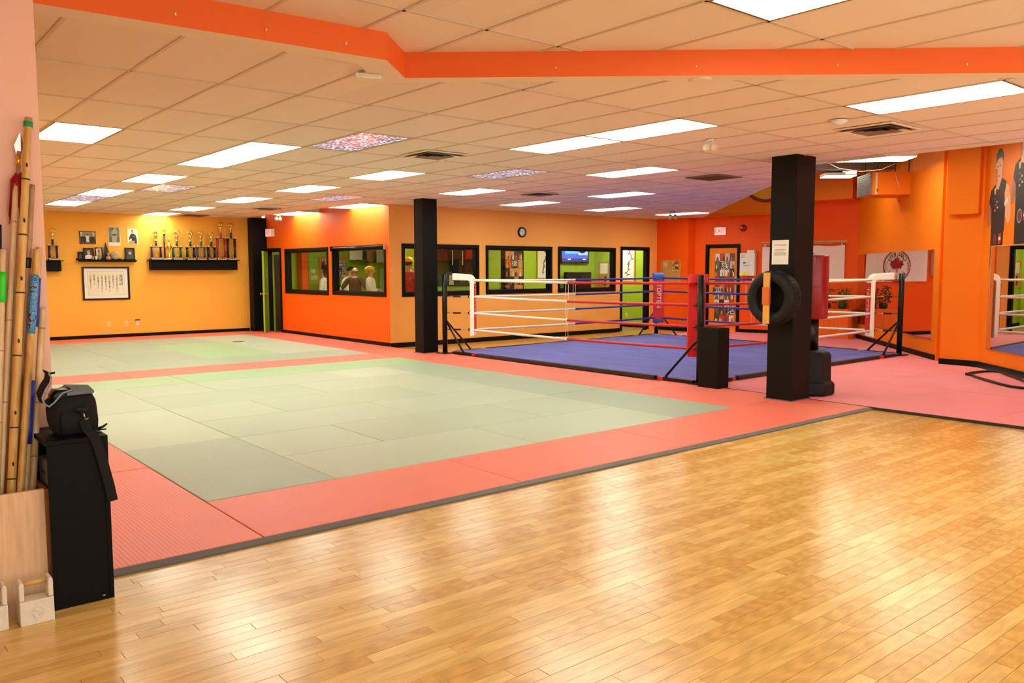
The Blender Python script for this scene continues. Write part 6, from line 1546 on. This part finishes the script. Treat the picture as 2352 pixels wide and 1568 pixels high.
# ------------------------------------------------------------------ people inside the office
def skin_obj(name, V, Ed, mat, parent, sub=2):
    names = list(V); me = bpy.data.meshes.new(name)
    me.from_pydata([V[k][0] for k in names], [(names.index(a), names.index(b)) for a, b in Ed], [])
    o = bpy.data.objects.new(name, me); COL.objects.link(o); o.parent = parent
    o.modifiers.new('skin', 'SKIN'); 
    lay = me.skin_vertices[0].data
    for i, k in enumerate(names):
        r_ = V[k][1]; lay[i].radius = r_ if isinstance(r_, tuple) else (r_, r_)
        lay[i].use_root = (i == 0)
    o.modifiers['skin'].use_smooth_shade = True
    s_ = o.modifiers.new('subsurf', 'SUBSURF'); s_.levels = sub; s_.render_levels = sub
    me.materials.append(MATS[mat])
    return o
def person(x, y, rz, scale, label, skin_, top, hair, arms, hairstyle, head_turn=0.0):
    """local -y is the way the person faces"""
    t = thing('person', label, 'person', (x, y, 0.001), rz); t.scale = (scale,)*3
    ct, st_ = math.cos(head_turn), math.sin(head_turn)
    V = {'pelvis': ((0, 0, 0.95), (0.15, 0.11)), 'belly': ((0, -0.01, 1.1), (0.145, 0.105)), 'chest': ((0, 0.0, 1.28), (0.16, 0.11)), 'collar': ((0, 0.01, 1.42), (0.09, 0.07)), 'neck': ((0, 0.0, 1.49), 0.052), 'jaw': ((0.012*st_, -0.012*ct, 1.56), (0.062, 0.072)), 'skull': ((0, 0.0, 1.64), (0.076, 0.092)), 'crown': ((0, 0.005, 1.705), (0.058, 0.07))}
    Ed = [('pelvis', 'belly'), ('belly', 'chest'), ('chest', 'collar'), ('collar', 'neck'), ('neck', 'jaw'), ('jaw', 'skull'), ('skull', 'crown')]
    for s_, n_ in ((-1, 'l'), (1, 'r')):
        el, wr = arms[n_]
        V['sh'+n_] = ((s_*0.175, 0.01, 1.385), 0.058); V['el'+n_] = (el, 0.042); V['wr'+n_] = (wr, 0.03)
        d = (Vector(wr)-Vector(el)).normalized(); h0 = Vector(wr)+d*0.045; V['pa'+n_] = (tuple(h0), (0.036, 0.018))
        Ed += [('collar', 'sh'+n_), ('sh'+n_, 'el'+n_), ('el'+n_, 'wr'+n_), ('wr'+n_, 'pa'+n_)]
        side = d.cross(Vector((0, 0, 1)));  side = side.normalized() if side.length > 0.1 else Vector((1, 0, 0))
        for k, (off, L_) in enumerate(((-0.03, 0.075), (-0.01, 0.085), (0.01, 0.08), (0.028, 0.065))):
            a = h0+d*0.03+side*off; b = a+d*L_*0.5+Vector((0, 0, -0.006)); c = b+d*L_*0.4+Vector((0, 0, -0.018))
            V['f%s%d' % (n_, k)] = (tuple(a), 0.010); V['g%s%d' % (n_, k)] = (tuple(b), 0.009); V['h%s%d' % (n_, k)] = (tuple(c), 0.008)
            Ed += [('pa'+n_, 'f%s%d' % (n_, k)), ('f%s%d' % (n_, k), 'g%s%d' % (n_, k)), ('g%s%d' % (n_, k), 'h%s%d' % (n_, k))]
        a = Vector(wr)+d*0.02-side*0.04*s_; V['t'+n_] = (tuple(a+d*0.02), 0.011); V['u'+n_] = (tuple(a+d*0.055-side*0.012*s_), 0.009); Ed += [('pa'+n_, 't'+n_), ('t'+n_, 'u'+n_)]
        V['hip'+n_] = ((s_*0.09, 0, 0.88), 0.09); V['kn'+n_] = ((s_*0.1, -0.02, 0.49), 0.058); V['an'+n_] = ((s_*0.1, 0.02, 0.09), 0.04); V['to'+n_] = ((s_*0.115, -0.13, 0.04), (0.04, 0.03))
        Ed += [('pelvis', 'hip'+n_), ('hip'+n_, 'kn'+n_), ('kn'+n_, 'an'+n_), ('an'+n_, 'to'+n_)]
    body = skin_obj('body', V, Ed, skin_, t, 1)
    S = {'b': ((0, 0, 0.82), (0.185, 0.145)), 'w': ((0, -0.01, 1.1), (0.175, 0.135)), 'c': ((0, 0, 1.28), (0.19, 0.14)), 'k': ((0, 0.01, 1.42), (0.115, 0.09)), 'n': ((0, 0.01, 1.47), (0.075, 0.07))}
    SE = [('b', 'w'), ('w', 'c'), ('c', 'k'), ('k', 'n')]
    for s_, n_ in ((-1, 'l'), (1, 'r')):
        el, wr = arms[n_]; w2 = tuple(Vector(el)+(Vector(wr)-Vector(el))*(0.85 if top in ('hoodie_red', 'shirt_white') else 0.1))
        S['s'+n_] = ((s_*0.18, 0.01, 1.385), 0.08); S['e'+n_] = (el, 0.062); S['w'+n_] = (w2, 0.052)
        SE += [('k', 's'+n_), ('s'+n_, 'e'+n_), ('e'+n_, 'w'+n_)]
    skin_obj('shirt', S, SE, top, t, 2)
    T = {'p': ((0, 0, 0.95), (0.165, 0.125)), 'o': ((0, 0, 1.08), (0.15, 0.115))}; TE = [('p', 'o')]
    for s_, n_ in ((-1, 'l'), (1, 'r')):
        T['h'+n_] = ((s_*0.095, 0, 0.86), 0.105); T['k'+n_] = ((s_*0.1, -0.02, 0.49), 0.075); T['a'+n_] = ((s_*0.1, 0.02, 0.1), 0.062); TE += [('p', 'h'+n_), ('h'+n_, 'k'+n_), ('k'+n_, 'a'+n_)]
    skin_obj('trousers', T, TE, 'trousers', t, 1)
    hd = bpy.data.objects.new('face', None); COL.objects.link(hd); hd.parent = t; hd.location = (0, 0, 1.63); hd.rotation_euler = (0, 0, head_turn)
    o = MB().ball((0, -0.10, -0.02), (0.012, 0.02, 0.022), 8, 6).build('nose', skin_, hd)
    for s_ in (-1, 1):
        MB().ball((s_*0.031, -0.085, 0.005), (0.012, 0.008, 0.007), 8, 6).build('eye', 'ink_white', hd); MB().ball((s_*0.031, -0.091, 0.005), (0.005, 0.004, 0.005), 6, 4).build('pupil', 'ink', hd)
        MB().ball((s_*0.082, 0.005, -0.01), (0.010, 0.02, 0.032), 8, 6).build('ear', skin_, hd)
    MB().ball((0, -0.085, -0.062), (0.024, 0.008, 0.006), 8, 6).build('mouth', 'ink_red', hd)
    if hairstyle == 'short': MB().lathe([(0.088, -0.005), (0.095, 0.03), (0.085, 0.07), (0.055, 0.10), (0.0, 0.112)], 20, (0, 0.014, 0.0), sy=1.14).build('hair', hair, hd)
    if hairstyle == 'bun':
        MB().lathe([(0.092, -0.02), (0.098, 0.03), (0.088, 0.075), (0.055, 0.105), (0.0, 0.116)], 20, (0, 0.016, 0.0), sy=1.14).build('hair', hair, hd); MB().ball((0, 0.10, 0.0), (0.085, 0.06, 0.085)).build('hair_bun', hair, hd)
    if hairstyle == 'fringe': MB().lathe([(0.082, -0.045), (0.086, -0.02), (0.084, 0.0)], 20, (0, 0.022, 0.0), sy=1.05).build('hair', hair, hd)
    if hairstyle == 'cap':
        MB().lathe([(0.098, 0.02), (0.1, 0.04), (0.092, 0.085), (0.06, 0.115), (0.0, 0.125)], 22, (0, 0.004, 0.0), sy=1.15).build('cap_crown', 'cap_yellow', hd)
        MB().slab([(-0.07, 0.03), (0.07, 0.03), (0.06, 0.038), (-0.06, 0.038)], -0.19, -0.09).build('cap_brim', 'cap_yellow', hd)
        MB().lathe([(0.085, -0.05), (0.088, -0.01), (0.092, 0.02)], 20, (0, 0.016, 0.0), sy=1.08).build('hair', hair, hd)
    return t
DOWN = dict(l=((-0.235, 0.03, 1.12), (-0.22, -0.10, 0.92)), r=((0.235, 0.03, 1.12), (0.22, -0.10, 0.92)))
FOLD = dict(l=((-0.235, -0.02, 1.13), (0.04, -0.19, 1.15)), r=((0.235, -0.02, 1.13), (-0.04, -0.21, 1.12)))
HIPS = dict(l=((-0.33, 0.08, 1.15), (-0.2, -0.06, 1.0)), r=((0.33, 0.08, 1.15), (0.2, -0.06, 1.0)))
away = math.atan2(17.0, 10.0)+PI/2        # turned away from the hall
person(10.45, 18.92, away-0.25, 0.985, 'bald person in a brown shirt standing with their back to the right office window', 'skin', 'shirt_brown', 'hair_grey', HIPS, 'fringe')
person(10.35, 17.95, away-1.75+PI*0, 0.985, 'fair haired person in a white shirt with folded arms in the right office window', 'skin', 'shirt_white', 'hair_blond', FOLD, 'bun', 0.0)
person(10.95, 20.05, away-PI+0.3, 0.98, 'dark haired person in white behind the bald person', 'skin', 'shirt_white', 'hair_dark', DOWN, 'short')
person(10.30, 20.22, away+0.9, 0.97, 'dark haired person in a white shirt at the edge of the left office window', 'skin_dark', 'shirt_white', 'hair_dark', DOWN, 'short')
person(9.92, 15.55, away-0.5, 1.085, 'person in a yellow cap and red hooded top behind the ring side window', 'skin', 'hoodie_red', 'hair_dark', DOWN, 'cap')
flush_texts()
